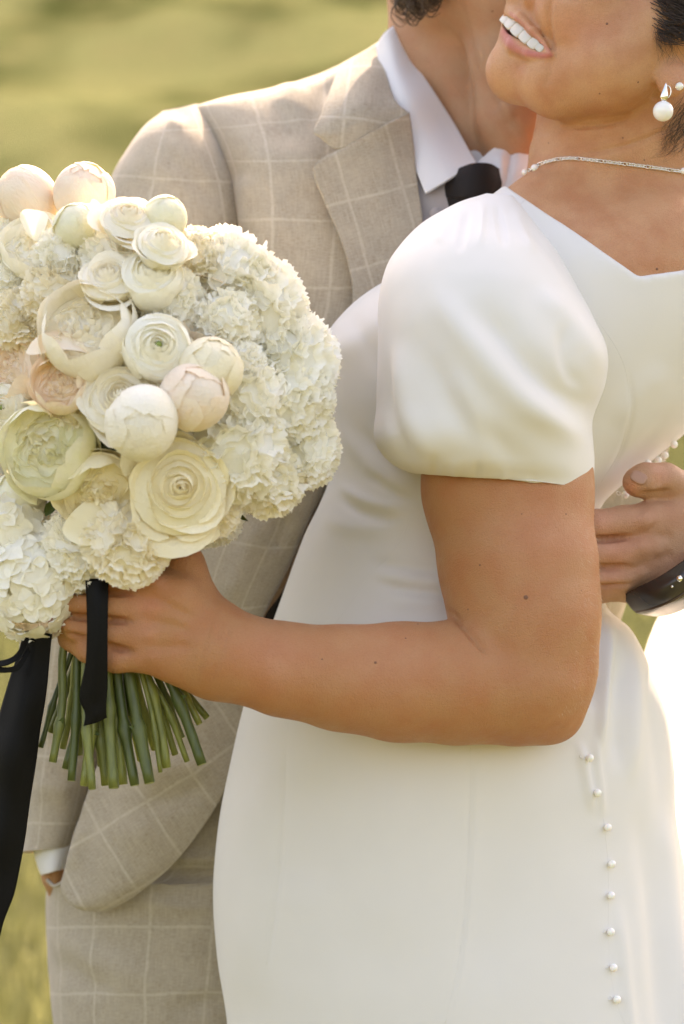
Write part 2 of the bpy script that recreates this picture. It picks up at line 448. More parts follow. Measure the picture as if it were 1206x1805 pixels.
def grass():
    n = 60000; rng = np.random.default_rng(3)
    y = 1.2 + 11 * rng.random(n) ** 1.4; x = (rng.random(n) - .5) * (1.4 + .5 * (y + D)); z = gz(x, y)
    h = .05 + .09 * rng.random(n); a = rng.random(n) * 6.283; w = .0025 + .003 * rng.random(n); lean = (rng.random((n, 2)) - .5) * .9 * h[:, None]
    B = np.stack([x, y, z], 1); sd = np.stack([np.cos(a), np.sin(a), 0 * a], 1) * w[:, None]
    mid_ = B + np.stack([lean[:, 0] * .3, lean[:, 1] * .3, h * .6], 1); tip = B + np.stack([lean[:, 0], lean[:, 1], h], 1)
    V = np.stack([B - sd, B + sd, mid_ + sd * .8, mid_ - sd * .8, tip + sd * .1, tip - sd * .1], 1).reshape(-1, 3)
    k = np.arange(n)[:, None] * 6; F = np.vstack([k + [[0, 1, 2, 3]], k + [[3, 2, 4, 5]]])
    shade = rng.random((n, 1)); c = np.array([(.075, .09, .017)]) * (1 - shade) + np.array([(.27, .27, .10)]) * shade ** 1.5 + .02
    m = mat('grass_blades', (.2, .2, .05), .55); t = NT(m); at = t.n('ShaderNodeAttribute', attribute_name='Col').outputs['Color']; t.l(at, t.b.inputs['Base Color'])
    tr = t.n('ShaderNodeBsdfTranslucent'); t.l(at, tr.inputs[0]); ms = t.n('ShaderNodeMixShader'); ms.inputs[0].default_value = .45
    t.l(t.b.outputs[0], ms.inputs[1]); t.l(tr.outputs[0], ms.inputs[2]); t.l(ms.outputs[0], t.out.inputs[0])
    tag(link('grass', make_mesh('grass', V, F, colr=np.repeat(c, 6, 0)), m), 'sunlit blades of meadow grass behind the couple', 'grass', kind='stuff')
grass()

def caster(V, F):
    """finds the point of a surface seen at a photograph pixel"""
    bvh = BVHTree.FromPolygons([tuple(v) for v in V], [tuple(int(i) for i in f) for f in F]); o = Vector((0, -D, Z0))
    def hit(px, py):
        dr = Vector(P(px, py, 0)) - o; h = bvh.ray_cast(o, dr.normalized())
        return (np.array(h[0]), np.array(h[1])) if h[0] is not None else (None, None)
    return hit

def spots(V, base, lst):
    """colour of the skin: base plus flushed areas (px, py, radius, colour, amount)"""
    px, py = unP(V); c = np.tile(np.array(base, float), (len(V), 1))
    for x, y, r, cc, a in lst:
        w = (a * np.exp(-((px - x) ** 2 + (py - y) ** 2) / r ** 2))[:, None]; c = c * (1 - w) + np.array(cc) * w
    return c

# ------------------------------------------------------------------ the person in the white dress
bride = empty('person', (.15, .12, 0))
tag(bride, 'smiling person in a white puff-sleeved dress, seen from the side, holding a bouquet', 'person')

# torso slices (py, left, right, centre depth, front radius, back radius)
TORSO = [(318, 985, 1200, .13, .050, .05), (345, 915, 1275, .13, .075, .07), (400, 838, 1335, .125, .105, .09), (480, 715, 1350, .125, .125, .11),
         (540, 627, 1345, .125, .13, .12), (610, 577, 1320, .125, .13, .12), (700, 583, 1252, .12, .12, .12), (755, 588, 1206, .12, .115, .115),
         (800, 590, 1152, .12, .112, .11), (845, 588, 1098, .12, .11, .11), (890, 570, 1052, .12, .108, .11), (950, 540, 1034, .12, .108, .11),
         (1010, 514, 1034, .12, .112, .12)]
SKIRT = [(960, 540, 1034, .12, .108, .11), (1060, 500, 1056, .12, .12, .12), (1110, 482, 1104, .12, .128, .13),
         (1180, 457, 1140, .12, .138, .14), (1250, 436, 1165, .12, .145, .15), (1350, 414, 1178, .12, .15, .155), (1450, 396, 1183, .12, .152, .16),
         (1560, 387, 1205, .12, .155, .165), (1680, 394, 1240, .12, .16, .17), (1805, 410, 1282, .12, .165, .175), (2000, 420, 1340, .12, .18, .19),
         (2400, 400, 1480, .13, .22, .25), (2800, 370, 1600, .14, .26, .32), (3270, 330, 1760, .15, .30, .42)]
torso_fn = stack(TORSO); skirt_fn = stack(SKIRT, 300); dress_fn = stack(TORSO[:-1] + SKIRT[1:], 500)

def torso(f, k=.02, fn=None):
    f.put(fn or torso_fn, P(520, 1030, .12) - np.array((.02, .2, 0)), P(1420, 300, .12) + np.array((.02, .2, .02)), k)
    f.chain([(1105, 330, .12, 140), (1000, 395, .09, 95), (850, 470, .04, 92)], .03)
    f.chain([(1120, 350, .125, 150), (1098, 270, .115, 148), (1110, 150, .105, 140), (1130, 40, .11, 150)], .022)    # neck

# skin of the head, neck and back
def head_field():
    f = Field(P(835, 640, .12) - np.array((0, .15, 0)), P(1400, -360, .12) + np.array((0, .16, 0)), .0013)
    torso(f)
    f.ell((1150, -95, .11), (235, 190, 215), .03)                                                                     # skull
    f.chain([(1080, -20, .09, 140), (985, 50, .08, 92), (915, 124, .075, 53)], .016)                                  # face front
    f.chain([(917, 126, .073, 50), (985, 142, .048, 60), (1075, 118, .030, 72), (1150, 60, .035, 80)], .014)          # jaw
    f.ell((1030, 10, .03), (85, 62, 80), .014)                                                                        # cheek
    f.chain([(917, 40, .07, 26), (935, 74, .046, 22)], .008)                                                          # muzzle
    f.chain([(985, -150, .08, 40), (925, -45, .072, 22), (918, -12, .068, 21), (945, -12, .055, 17)], .008)           # nose
    f.ell((945, -2, .046), (22, 20, 17), .005)                                                                        # nostril wing
    f.chain([(899, 16, .070, 8), (915, 32, .050, 7), (940, 56, .034, 6), (971, 90, .021, 4)], .004)                   # upper lip
    f.chain([(893, 62, .070, 11), (906, 80, .050, 12), (935, 95, .034, 10), (970, 97, .021, 4)], .004)                # lower lip
    f.chain([(893, 38, .070, 11), (911, 56, .043, 13), (934, 76, .026, 11), (962, 91, .010, 7)], .002, 'sub')         # open mouth
    f.chain([(911, 56, .062, 16), (934, 76, .048, 14), (955, 88, .030, 8)], .002, 'sub')
    f.ell((1222, 85, .020), (42, 14, 78), .006, rot=Matrix.Rotation(R(18), 4, 'Y'))                                   # ear
    f.ell((1184, 140, .012), (28, 15, 32), .006)
    f.ell((1222, 85, .002), (22, 14, 48), .004, 'sub', rot=Matrix.Rotation(R(18), 4, 'Y'))
    f.ell((1206, 118, .003), (16, 12, 20), .004, 'sub')
    V, F = f.mesh(2)
    return F, fold(V, F, [
        ([(975, -25), (968, 20), (970, 60), (978, 112)], -.0026, 6), ([(978, 90), (971, 120), (960, 160)], -.0014, 9), ([(1000, -20), (1002, 40), (1000, 90)], .0028, 26),
        ([(988, 219), (1030, 223), (1075, 219), (1116, 209)], -.0022, 5), ([(1000, 276), (1080, 262), (1140, 244), (1206, 212)], -.0017, 5),
        ([(1000, 232), (1100, 226)], .0012, 14), ([(1010, 288), (1120, 268)], .001, 14), ([(905, 112), (935, 118)], -.0012, 10),
        ([(1160, 150), (1152, 180)], -.0012, 9), ([(950, 330), (1040, 352), (1140, 352)], -.0012, 22), ([(935, 340), (1000, 400)], .001, 18)])

def arm_field():
    f = Field(P(85, 1345, -.06) - np.array((0, .1, 0)), P(1075, 380, -.06) + np.array((.0, .17, .01)), .0016)
    f.chain([(862, 500, .03, 80), (875, 590, .02, 115), (890, 700, .0, 146), (895, 860, -.022, 147), (914, 1000, -.036, 136), (924, 1090, -.044, 127), (922, 1196, -.052, 117)], .01)
    f.chain([(900, 1203, -.054, 110), (800, 1203, -.062, 108), (700, 1202, -.070, 98)], .005)
    f.chain([(700, 1202, -.070, 98), (600, 1195, -.077, 86), (500, 1180, -.083, 76), (405, 1156, -.088, 72), (370, 1146, -.089, 74)], .014)
    f.chain([(990, 1060, -.042, 58), (984, 1180, -.046, 60), (975, 1256, -.048, 52)], .012)
    # hand: palm, four fingers round the stems, thumb behind the flowers
    for kx, ky, r in ((262, 1033, 29), (246, 1072, 28), (244, 1118, 28), (252, 1160, 25)):
        f.chain([(372, 1146 + (ky - 1100) * .55, -.087, 46), (310, 1110 + (ky - 1100) * .85, -.096, 37), (kx, ky, -.099, r)], .011)
    f.chain([(375, 1130, -.083, 58), (325, 1105, -.084, 56)], .012)
    f.chain([(362, 1098, -.080, 44), (336, 1040, -.080, 33), (320, 995, -.078, 34), (270, 962, -.068, 26), (225, 945, -.058, 23)], .012)
    FG = [[(262, 1033, -.099, 28), (205, 1021, -.1, 23), (150, 1012, -.088, 22), (118, 1010, -.06, 20), (140, 1012, -.038, 18)],
          [(246, 1072, -.099, 28), (190, 1068, -.103, 23.5), (130, 1062, -.092, 23), (98, 1060, -.062, 21), (125, 1064, -.036, 19)],
          [(244, 1118, -.099, 27), (192, 1117, -.102, 23.5), (135, 1106, -.092, 22.5), (106, 1100, -.064, 20), (130, 1104, -.038, 18)],
          [(252, 1160, -.097, 25), (205, 1162, -.098, 23.5), (155, 1147, -.091, 21), (122, 1128, -.072, 18), (135, 1126, -.045, 16)]]
    for g in FG: f.chain(g, .0035)
    V, F = f.mesh(2)
    return F, fold(V, F, [
        ([(780, 1064), (812, 1098), (850, 1142), (866, 1164)], -.0030, 5), ([(826, 1090), (870, 1145)], .0014, 14),
        ([(250, 1045), (200, 1044), (90, 1038)], -.0055, 4.5), ([(246, 1096), (200, 1093), (80, 1082)], -.0055, 4.5), ([(250, 1152), (205, 1142), (95, 1112)], -.0055, 4.5),
        ([(277, 1028)], .0026, 15), ([(264, 1072)], .0024, 14), ([(262, 1119)], .0022, 14), ([(270, 1160)], .0018, 13), ([(255, 1050), (290, 1062), (350, 1095)], -.0018, 8), ([(250, 1096), (290, 1100), (350, 1115)], -.0016, 8), ([(255, 1142), (300, 1140), (350, 1140)], -.0014, 8),
        ([(374, 1070), (368, 1110), (356, 1160), (345, 1215)], -.0007, 3.5), ([(407, 1082), (402, 1120), (385, 1165), (372, 1210)], -.0011, 3.5), ([(390, 1085), (385, 1130), (365, 1190)], -.0006, 3),
        ([(330, 1000), (345, 1050), (375, 1075)], .001, 16), ([(960, 1292), (1000, 1284)], -.0006, 5), ([(845, 900), (880, 1000), (885, 1080)], .0012, 40), ([(990, 900), (1005, 1060)], -.001, 35)])
F1, V1 = head_field(); F2, V2 = arm_field()
RED = (.62, .27, .17); LIP = (.54, .18, .155)
c1 = spots(V1, (.58, .30, .15), [(1015, 45, 45, (.66, .27, .19), .45), (950, -5, 30, RED, .35), (1195, 130, 35, (.68, .30, .19), .5), (1010, 390, 60, RED, .2), (1120, 430, 70, RED, .2)])  # head and neck base lighter than the arm: bounce light put into the colour
px, py = unP(V1)
dl, tl = polydist(px, py, [(891, 58), (897, 74), (914, 88), (937, 95), (958, 98), (970, 97)])
wl_ = (np.exp(-(dl / (10 - 5 * tl)) ** 4))[:, None]
du, tu = polydist(px, py, [(900, 24), (916, 38), (940, 61), (968, 90)]); wl_ = np.maximum(wl_, .6 * np.exp(-(du / 4) ** 4)[:, None])
dm, _ = polydist(px, py, [(905, 45), (930, 70), (960, 90)]); inside = ((dm < 11) & (V1[:, 1] > .052 - (px - 911) * .00055 + .004))[:, None]
wl_ = np.where((V1[:, 1] < .12)[:, None], wl_, 0)
c1 = c1 * (1 - wl_) + np.array(LIP) * wl_; c1 = np.where(inside & (V1[:, 1] < .1)[:, None], np.array((.12, .03, .025)), c1)
c2 = spots(V2, SKIN_W, [(262, 1072, 26, RED, .75), (280, 1028, 18, RED, .4), (255, 1118, 22, RED, .4), (225, 1040, 20, RED, .5), (215, 1090, 18, RED, .4), (215, 1145, 18, RED, .4), (480, 1165, 60, RED, .4), (960, 930, 70, RED, .3), (1000, 1290, 40, RED, .3), (680, 1180, 90, RED, .2)])
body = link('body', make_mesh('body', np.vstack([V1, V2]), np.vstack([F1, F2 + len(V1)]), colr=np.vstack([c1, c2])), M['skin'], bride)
hit_head = caster(V1, F1); hit_arm = caster(V2, F2)

# teeth
def tooth(w, h):
    V, F = ball(1, 9, 12); V = np.sign(V) * np.abs(V) ** .45; V[:, 0] *= w / 2; V[:, 1] *= h / 2; V[:, 2] *= .0017
    return V, F
TE = [(893, 30, .070, 12, 23), (902, 38, .060, 15, 25), (914, 50, .049, 16, 25), (928, 63, .039, 15, 22), (941, 75, .031, 13, 19), (952, 83, .0265, 10, 13)]
TP = [Vector(P(x, y + 2, d + .0012)) for x, y, d, w, h in TE]
for i, (x, y, d, w, h) in enumerate(TE):
    T = (TP[min(i + 1, len(TP) - 1)] - TP[max(i - 1, 0)]).normalized(); B = Vector((-.66, .1, -.74)); B = (B - T * B.dot(T)).normalized(); Nn = T.cross(B)
    gap = (TP[min(i + 1, len(TP) - 1)] - TP[max(i - 1, 0)]).length / (2 if 0 < i < len(TP) - 1 else 1)
    V, F = tooth(gap * 1.06, h * S * 1.12); me = pyd('tooth', [T * float(v[0]) + B * float(v[1]) + Nn * float(v[2]) for v in V], F)
    o = link('tooth', me, M['tooth'], body); o.location = TP[i]

# moles and freckles
def mole(hit, x, y, r):
    p, n = hit(x, y)
    if p is None: return
    V, F = ball(r * S * .8, 6, 10, (1, 1, .3)); o = link('mole', pyd('mole', V, F), M['mole'], body)
    o.location = p; o.rotation_euler = Vector(n).to_track_quat('Z', 'Y').to_euler()
for x, y, r in ((1070, 42, 3), (1057, 165, 2), (1125, 145, 2.5), (1098, 243, 2), (1136, 282, 2), (967, 252, 1.6), (1158, 474, 3)): mole(hit_head, x, y, r)
for x, y, r in ((846, 996, 2.5), (927, 1053, 5), (825, 1074, 2), (662, 1168, 3), (568, 1162, 2), (715, 1125, 2), (737, 1100, 2.2), (998, 906, 2), (920, 906, 1.5), (1025, 1041, 1.5)): mole(hit_arm, x, y, r)

# pale fuzz along the sunlit edge of the arm
def fuzz():
    rng = np.random.default_rng(5); Vs, Fs, b = [], [], 0
    N2 = normals(V2, F2); ppx, ppy = unP(V2); m = np.nonzero((ppx > 985) & (ppy > 880) & (ppy < 1260) & (np.abs(N2[:, 1]) < .75) & (N2[:, 0] > .3))[0]
    for i in rng.choice(m, 420):
        p, n = V2[i], N2[i]; L = .0022 + .0026 * rng.random(); dr = n * .6 + np.array((.1, -.1, -.75)) + rng.normal(0, .15, 3); dr /= np.linalg.norm(dr)
        a = np.cross(dr, (0, 1, 0)); a = a / np.linalg.norm(a) * .00006
        Vs += [p - a, p + a, p + dr * L]; Fs.append((b, b + 1, b + 2)); b += 3
    tag(link('arm_fuzz', pyd('arm_fuzz', Vs, Fs), M['fuzz'], body), None, kind='stuff')
fuzz()

# hair
def bride_hair():
    f = Field(P(1100, 260, .12) - np.array((0, .16, 0)), P(1480, -420, .12) + np.array((.02, .16, 0)), .003)
    f.ell((1185, -120, .11), (235, 200, 215), .01); f.chain([(1350, -120, .11, 120), (1400, -80, .11, 100)], .03)
    f.ell((1232, -36, .030), (86, 95, 112), .02)
    V, F = f.mesh(2); px, py = unP(V)
    hob = link('hair', make_mesh('hair', V, F), M['hair_b'], bride)
    rng = np.random.default_rng(8); Vs, Fs, b = [], [], 0
    def strand(pts, r):
        nonlocal b
        V, F = tube(cat(pts, 12), np.linspace(r, r * .25, 12), 4, False); Vs.append(V); Fs.append(F + b); b += len(V)
    for i in range(420):     # combed back over the temple and ear
        x, y = 1146 + 60 * rng.random(), -60 + 128 * rng.random(); dd = .004 + .012 * rng.random() - .0003 * (x - 1142)
        strand([P(x, y, dd), P(x + 25, y + 8 + 6 * rng.random(), dd - .006), P(x + 70, y - 2, dd - .008), P(x + 150, y - 50, dd)], .00028)
    for i in range(70):      # short loose hairs in front of the ear
        x, y = 1152 + 38 * rng.random(), 44 + 26 * rng.random(); p, n = hit_head(x, y)
        if p is None: continue
        L = 18 + 36 * rng.random(); dd = p[1] - .002
        strand([P(x, y, dd), P(x + 4 + 4 * rng.normal(), y + L * .5, dd - .0015), P(x + 10 + 8 * rng.normal(), y + L, dd - .001)], .00011)
    for i in range(130):     # wisps at the nape
        x, y = 1165 + 80 * rng.random(), 205 + 60 * rng.random(); p, n = hit_head(min(x, 1240), y)
        if p is None: continue
        dd = p[1] - .001; cv = rng.normal() * 12
        strand([P(x + 30, y - 40, dd - .004), P(x + 12 + cv, y - 10, dd - .003), P(x, y + 10, dd - .0015), P(x - 14 + cv, y + 14 + 12 * rng.random(), dd - .001)], .00013)
    tag(link('hair_strands', pyd('hair_strands', np.vstack(Vs), np.vstack(Fs)), M['hair_b'], hob), None, kind='stuff')
bride_hair()

# dress: bodice and skirt in one cloth surface, open above the neckline
def dress_field():
    f = Field(P(330, 3270, .15) - np.array((.03, .36, .0)), P(1760, 300, .15) + np.array((.05, .46, 0)), .0045)
    return f
NECK = np.array([(800, 250), (905, 338), (960, 376), (1040, 430), (1125, 490), (1206, 477), (1300, 455), (1420, 440)], float)
def neckline_cut(x, y, z):
    k = S * (1 + y / D); px = 603 + x / k; py = 902.5 - (z - Z0) / k
    yn = np.interp(px.ravel(), NECK[:, 0], NECK[:, 1]).reshape(px.shape)
    return (yn - py) * S * .8
def build_dress():
    lo, hi = P(365, 1900, .12) - np.array((.03, .19, 0)), P(1440, 300, .12) + np.array((.03, .21, 0))
    f = Field(lo, hi, .0021); f.put(dress_fn, lo, hi, .02)
    f.chain([(1105, 330, .12, 140), (1000, 395, .09, 95), (850, 470, .04, 92)], .03); f.chain([(1120, 350, .125, 150), (1098, 270, .115, 148), (1110, 150, .105, 140)], .022); f.F -= np.float32(.0035)
    X, Y, Z = f.ax(tuple(slice(0, int(n)) for n in f.n))
    f.F = np.maximum(f.F, neckline_cut(X, Y, Z).astype(np.float32))
    V, F = f.mesh(3)
    px, py = unP(V)
    V = fold(V, F, [
        ([(560, 640), (640, 590), (700, 540)], .003, 26), ([(610, 540), (650, 610), (690, 680)], -.002, 18),
        # gathers at the waist
        ([(590, 850), (650, 885), (728, 900)], .0026, 10), ([(585, 870), (640, 905), (715, 920)], -.0026, 10), ([(640, 830), (700, 870), (745, 885)], -.002, 10), ([(560, 910), (620, 930), (700, 935)], .002, 16),
        ([(590, 740), (650, 820), (740, 880)], .0022, 14), ([(620, 740), (680, 810), (760, 860)], -.002, 12),
        ([(655, 1010), (720, 1022), (840, 1034)], .0026, 11), ([(650, 1024), (720, 1040), (840, 1056)], -.0024, 10), ([(640, 990), (720, 1000), (790, 1005)], -.002, 12),
        ([(680, 1060), (800, 1065)], .002, 14),
        # back of the skirt
        ([(1075, 1080), (1070, 1160), (1062, 1260), (1055, 1350)], .005, 9), ([(1052, 1080), (1048, 1180), (1040, 1260)], -.004, 9), ([(1092, 1140), (1090, 1260), (1085, 1370)], -.004, 13), ([(1110, 1110), (1120, 1230), (1112, 1400)], .004, 14),
        ([(1140, 1190), (1160, 1330), (1165, 1500)], -.003, 14), ([(1020, 1300), (1035, 1380), (1045, 1440)], .003, 8), ([(1046, 1290), (1058, 1390), (1062, 1450)], .0025, 7),
        ([(1120, 1400), (1150, 1640), (1180, 1950)], -.004, 18), ([(1160, 1330), (1185, 1600), (1225, 1950)], .005, 16), ([(1085, 1560), (1105, 1760), (1130, 1950)], .003, 12), ([(1130, 1450), (1128, 1800)], .0015, 20),
        ([(830, 1290), (829, 1450), (815, 1650), (780, 1850)], -.0009, 5), ([(838, 1290), (837, 1450), (823, 1650), (788, 1850)], .0006, 6), ([(505, 1260), (500, 1400), (490, 1550), (466, 1760)], -.0009, 5), ([(470, 1300), (440, 1450), (430, 1600), (440, 1800)], .003, 40), ([(560, 1330), (520, 1600)], -.0018, 50), ([(700, 1350), (690, 1700)], .002, 70), ([(860, 1340), (860, 1780)], -.002, 50),
        # bodice back
        ([(1105, 640), (1112, 720), (1095, 790), (1065, 840)], -.0012, 5), ([(1080, 760), (1120, 700), (1180, 640)], .002, 22), ([(1060, 860), (1120, 800), (1200, 700)], -.0014, 16), ([(960, 400), (1040, 470)], .0012, 20)])
    V = wrinkle(V, F, .0016, 9, 1, (1, 1, .45)); V = wrinkle(V, F, .0005, 34, 2, (1, 1, .5))
    # coarse train below the frame
    lo2, hi2 = P(330, 3270, .15) - np.array((.05, .40, .02)), P(1760, 1880, .15) + np.array((.05, .50, 0))
    g = Field(lo2, hi2, .009); g.put(skirt_fn, lo2, hi2, .01); g.F -= np.float32(.0035); V3, F3 = g.mesh(2)
    return V, F, V3, F3
Vd, Fd, V3, F3 = build_dress()
dress = link('dress', make_mesh('dress', np.vstack([Vd, V3]), np.vstack([Fd, F3 + len(Vd)])), M['dress'], bride)
hit_dress = caster(Vd, Fd)

def on_surface(hit, pts, n, lift=.0):
    out = []
    for x, y in cat(pts, n):
        p, nn = hit(x, y)
        if p is not None: out.append(p + nn * lift)
    return np.array(out)
def seam(hit, pts, parent, r=.00035, mat_=None, n=40, lift=-.0002):
    q = on_surface(hit, pts, n, lift)
    if len(q) > 3:
        q[1:-1] = (q[:-2] + q[1:-1] * 2 + q[2:]) / 4
        V, F = tube(q, r, 6); link('seam', pyd('seam', V, F), mat_ or M['seam'], parent)
seam(hit_dress, [(728, 890), (715, 930), (690, 975), (655, 1010), (620, 1060), (590, 1100)], dress)
seam(hit_dress, [(830, 1318), (828, 1450), (815, 1650), (785, 1805)], dress, .0003)
seam(hit_dress, [(505, 1280), (500, 1400), (490, 1550), (470, 1700)], dress, .0003)
seam(hit_dress, [(1050, 560), (1085, 610), (1105, 660), (1108, 720), (1095, 790), (1060, 850)], dress)
seam(hit_dress, [(1064, 1440), (1072, 1520), (1073, 1600), (1075, 1700), (1088, 1770), (1102, 1805)], dress, .0003)

# pearl buttons down the back
pV, pF = ball(.0028, 10, 14); pearl_me = pyd('button', pV, pF); lV, lF = tube([(math.cos(a) * .0016, math.sin(a) * .0016, 0) for a in np.linspace(0, 6.28, 9)], .0004, 5, False); loop_me = pyd('loop', lV, lF)
pearl_me.materials.append(M['pearl']); loop_me.materials.append(M['dress'])
for x, y in ((1034, 1337), (1047, 1398), (1067, 1458), (1074, 1523), (1073, 1579), (1073, 1643), (1078, 1706), (1084, 1762), (1138, 812), (1168, 797), (1156, 806), (1098, 872), (1184, 778)):
    p, n = hit_dress(x, y)
    if p is None: p = P(x, y, .1); n = np.array((.6, -.6, 0))
    o = link('button', pearl_me, None, dress); o.location = p + n * .003
    o2 = link('loop', loop_me, None, dress); o2.location = p + n * .0018 + np.array((-.0045, 0, .001)); o2.rotation_euler = (R(70), 0, R(20))

# puff sleeve
SL = [((858, 341), (903, 345), .03, .010, .02), ((800, 362), (938, 390), .02, .050, .04), ((735, 402), (978, 436), .008, .078, .05), ((688, 458), (1014, 492), .0, .092, .06), ((668, 530), (1046, 552), -.004, .100, .065),
      ((664, 620), (1072, 610), -.008, .104, .07), ((663, 710), (1070, 672), -.012, .103, .07), ((660, 772), (1046, 745), -.016, .098, .07), ((684, 812), (1049, 812), -.018, .086, .066), ((718, 832), (1047, 848), -.02, .072, .062), ((748, 836), (1044, 862), -.021, .0655, .06), ((756, 826), (1036, 852), -.021, .062, .058), ((770, 790), (1020, 820), -.021, .058, .055)]
Vs_, Fs_, uv_ = loft(SL, 240, 260, 2.15)
q = fold(Vs_, Fs_, [
    ([(740, 480), (850, 630), (910, 700), (985, 752), (1070, 805)], 0.0061, 26), ([(830, 520), (930, 640), (1000, 700), (1075, 740)], -0.0068, 26), ([(940, 500), (1030, 600), (1066, 680)], 0.0043, 22),
    ([(720, 560), (800, 720), (880, 790), (980, 850)], -0.0050, 30), ([(695, 590), (720, 730), (790, 840)], 0.0040, 22), ([(676, 600), (690, 740), (740, 840)], -0.0029, 14), ([(800, 640), (850, 770), (900, 850)], 0.0029, 22),
    ([(850, 350), (850, 390), (845, 440)], 0.0016, 7), ([(872, 355), (885, 395), (890, 440)], -0.0016, 7), ([(828, 360), (818, 400), (808, 450)], -0.0016, 8), ([(900, 365), (925, 405), (945, 450)], 0.0016, 9), ([(790, 380), (770, 430)], 0.0014, 10),
    ([(900, 370), (960, 430), (1010, 500), (1050, 570)], -0.0014, 9), ([(990, 560), (1000, 640), (1040, 700)], -0.0029, 12),
    ([(765, 880), (770, 790)], -0.0013, 7), ([(800, 890), (803, 800)], 0.0012, 8), ([(838, 890), (842, 810)], -0.0012, 7), ([(885, 900), (890, 820)], 0.0010, 8), ([(940, 900), (940, 830)], -0.0007, 9)])
q = wrinkle(q, Fs_, .0028, 14, 4); q = wrinkle(q, Fs_, .0005, 45, 5)
sleeve = link('sleeve', make_mesh('sleeve', q, Fs_), M['dress'], dress)
hit_sl = caster(q, Fs_)
seam(hit_dress, [(924, 353), (905, 375), (886, 398)], dress, .0005)

# veil hanging behind; unseen top widened behind the neck to block sun
VE = [[(1085, 60, .225), (1180, 40, .235), (1300, 120, .24), (1420, 280, .30)], [(1150, 420, .27), (1250, 420, .28), (1350, 420, .28), (1440, 430, .33)], [(1240, 700, .31), (1310, 700, .30), (1370, 700, .31), (1450, 700, .36)], [(1215, 1000, .34), (1300, 1000, .31), (1390, 1000, .32), (1480, 1000, .38)],
      [(1150, 1100, .36), (1260, 1090, .31), (1380, 1100, .33), (1500, 1100, .40)], [(1110, 1300, .37), (1250, 1300, .31), (1390, 1300, .33), (1530, 1300, .42)], [(1095, 1600, .38), (1260, 1600, .32), (1410, 1600, .34), (1560, 1600, .44)], [(1080, 2600, .42), (1280, 2600, .38), (1460, 2600, .40), (1640, 2600, .5)], [(1060, 3250, .46), (1300, 3250, .42), (1500, 3250, .44), (1700, 3250, .55)]]
Vv_, Fv_, uvv = patch(VE, 120, 120); Vv_ = wrinkle(Vv_, Fv_, .02, 9, 6, (1.6, 1.6, .15)); Vv_ = wrinkle(Vv_, Fv_, .006, 30, 7, (1.6, 1.6, .1))
tag(link('veil', make_mesh('veil', Vv_, Fv_, uvv), M['veil'], bride), 'sheer white veil hanging behind the dress at the right edge')

# jewellery
def lathe(prof, m=20):
    V = np.array([[r * math.cos(a), r * math.sin(a), z] for r, z in prof for a in np.linspace(0, 2 * math.pi, m, endpoint=False)]); return V, grid_faces(len(prof), m, True)
ear = empty('drop_earring', tuple(P(1171, 158, -.004))); tag(ear, 'pearl drop earring with polished silver teardrop hook on the earlobe', 'earring')
def local(o, loc, rot=(0, 0, 0)): o.matrix_parent_inverse = Matrix.Identity(4); o.location = loc; o.rotation_euler = rot; return o
V, F = ball(18 * S, 20, 28); local(link('pearl', pyd('pearl', V, F), M['pearl'], ear), (-2 * S, 0, -38 * S))
V, F = lathe([(.0001, 12 * S), (2 * S, 8 * S), (4 * S, 0), (6.5 * S, -8 * S), (7 * S, -14 * S), (4 * S, -20 * S), (.0001, -22 * S)]); local(link('teardrop', pyd('teardrop', V * np.array((1, .6, 1)), F), M['silver'], ear), (1.5 * S, 0, 0), (0, R(8), 0))
V, F = tube([(math.cos(a) * 7 * S, 0, math.sin(a) * 11 * S) for a in np.linspace(-1.9, 2.2, 18)], .0004, 8); local(link('hook', pyd('hook', V, F), M['silver'], ear), (5 * S, .001, -3 * S))
V, F = lathe([(.0001, 0), (5 * S, 0), (5 * S, -3 * S), (.0001, -4 * S)]); local(link('cap', pyd('cap', V, F), M['silver'], ear), (-1 * S, 0, -20 * S))
st = empty('stud_earring', tuple(P(1198, 152, .001))); tag(st, 'tiny pearl stud earring higher on the same earlobe', 'earring')
V, F = ball(7 * S, 12, 16); local(link('pearl', pyd('pearl', V, F), M['pearl'], st), (0, 0, 0)); V, F = lathe([(.0001, 0), (7.5 * S, 0), (7.5 * S, .0012), (.0001, .0014)]); local(link('setting', pyd('setting', V, F), M['silver'], st), (0, .0016, 0), (R(90), 0, 0))

NP = on_surface(hit_head, [(929, 305), (938, 300), (960, 288), (1000, 280), (1050, 283), (1110, 290), (1160, 297), (1203, 303), (1240, 303)], 300, .0010)
neck = empty('necklace', tuple(NP[0])); tag(neck, 'fine silver chain necklace with small pearls round the neck', 'necklace')
def arc_points(P_, step):
    L = np.concatenate([[0], np.cumsum(np.linalg.norm(np.diff(P_, axis=0), axis=1))]); s = np.arange(0, L[-1], step)
    return np.stack([np.interp(s, L, P_[:, c]) for c in range(3)], 1)
lk = {}
for nm, a, b in (('short', .0013, .0011), ('long', .0026, .0011)):
    V, F = tube([(math.cos(t_) * a, math.sin(t_) * b, 0) for t_ in np.linspace(0, 2 * math.pi, 15)], .00042, 6, False); lk[nm] = pyd('chain_link', V, F); lk[nm].materials.append(M['silver'])
AP = arc_points(NP, .0017)
i = 4
while i < len(AP) - 2:
    big = (i // 2) % 5 == 0; T = Vector(AP[min(i + 1, len(AP) - 1)] - AP[i - 1]); o = link('chain_link', lk['long' if big else 'short'], None, neck)
    o.location = AP[i]; o.rotation_mode = 'QUATERNION'; o.rotation_quaternion = T.to_track_quat('X', 'Z') @ Matrix.Rotation(R(55 if i % 2 else 110), 4, 'X').to_quaternion(); i += 2 if big else 1
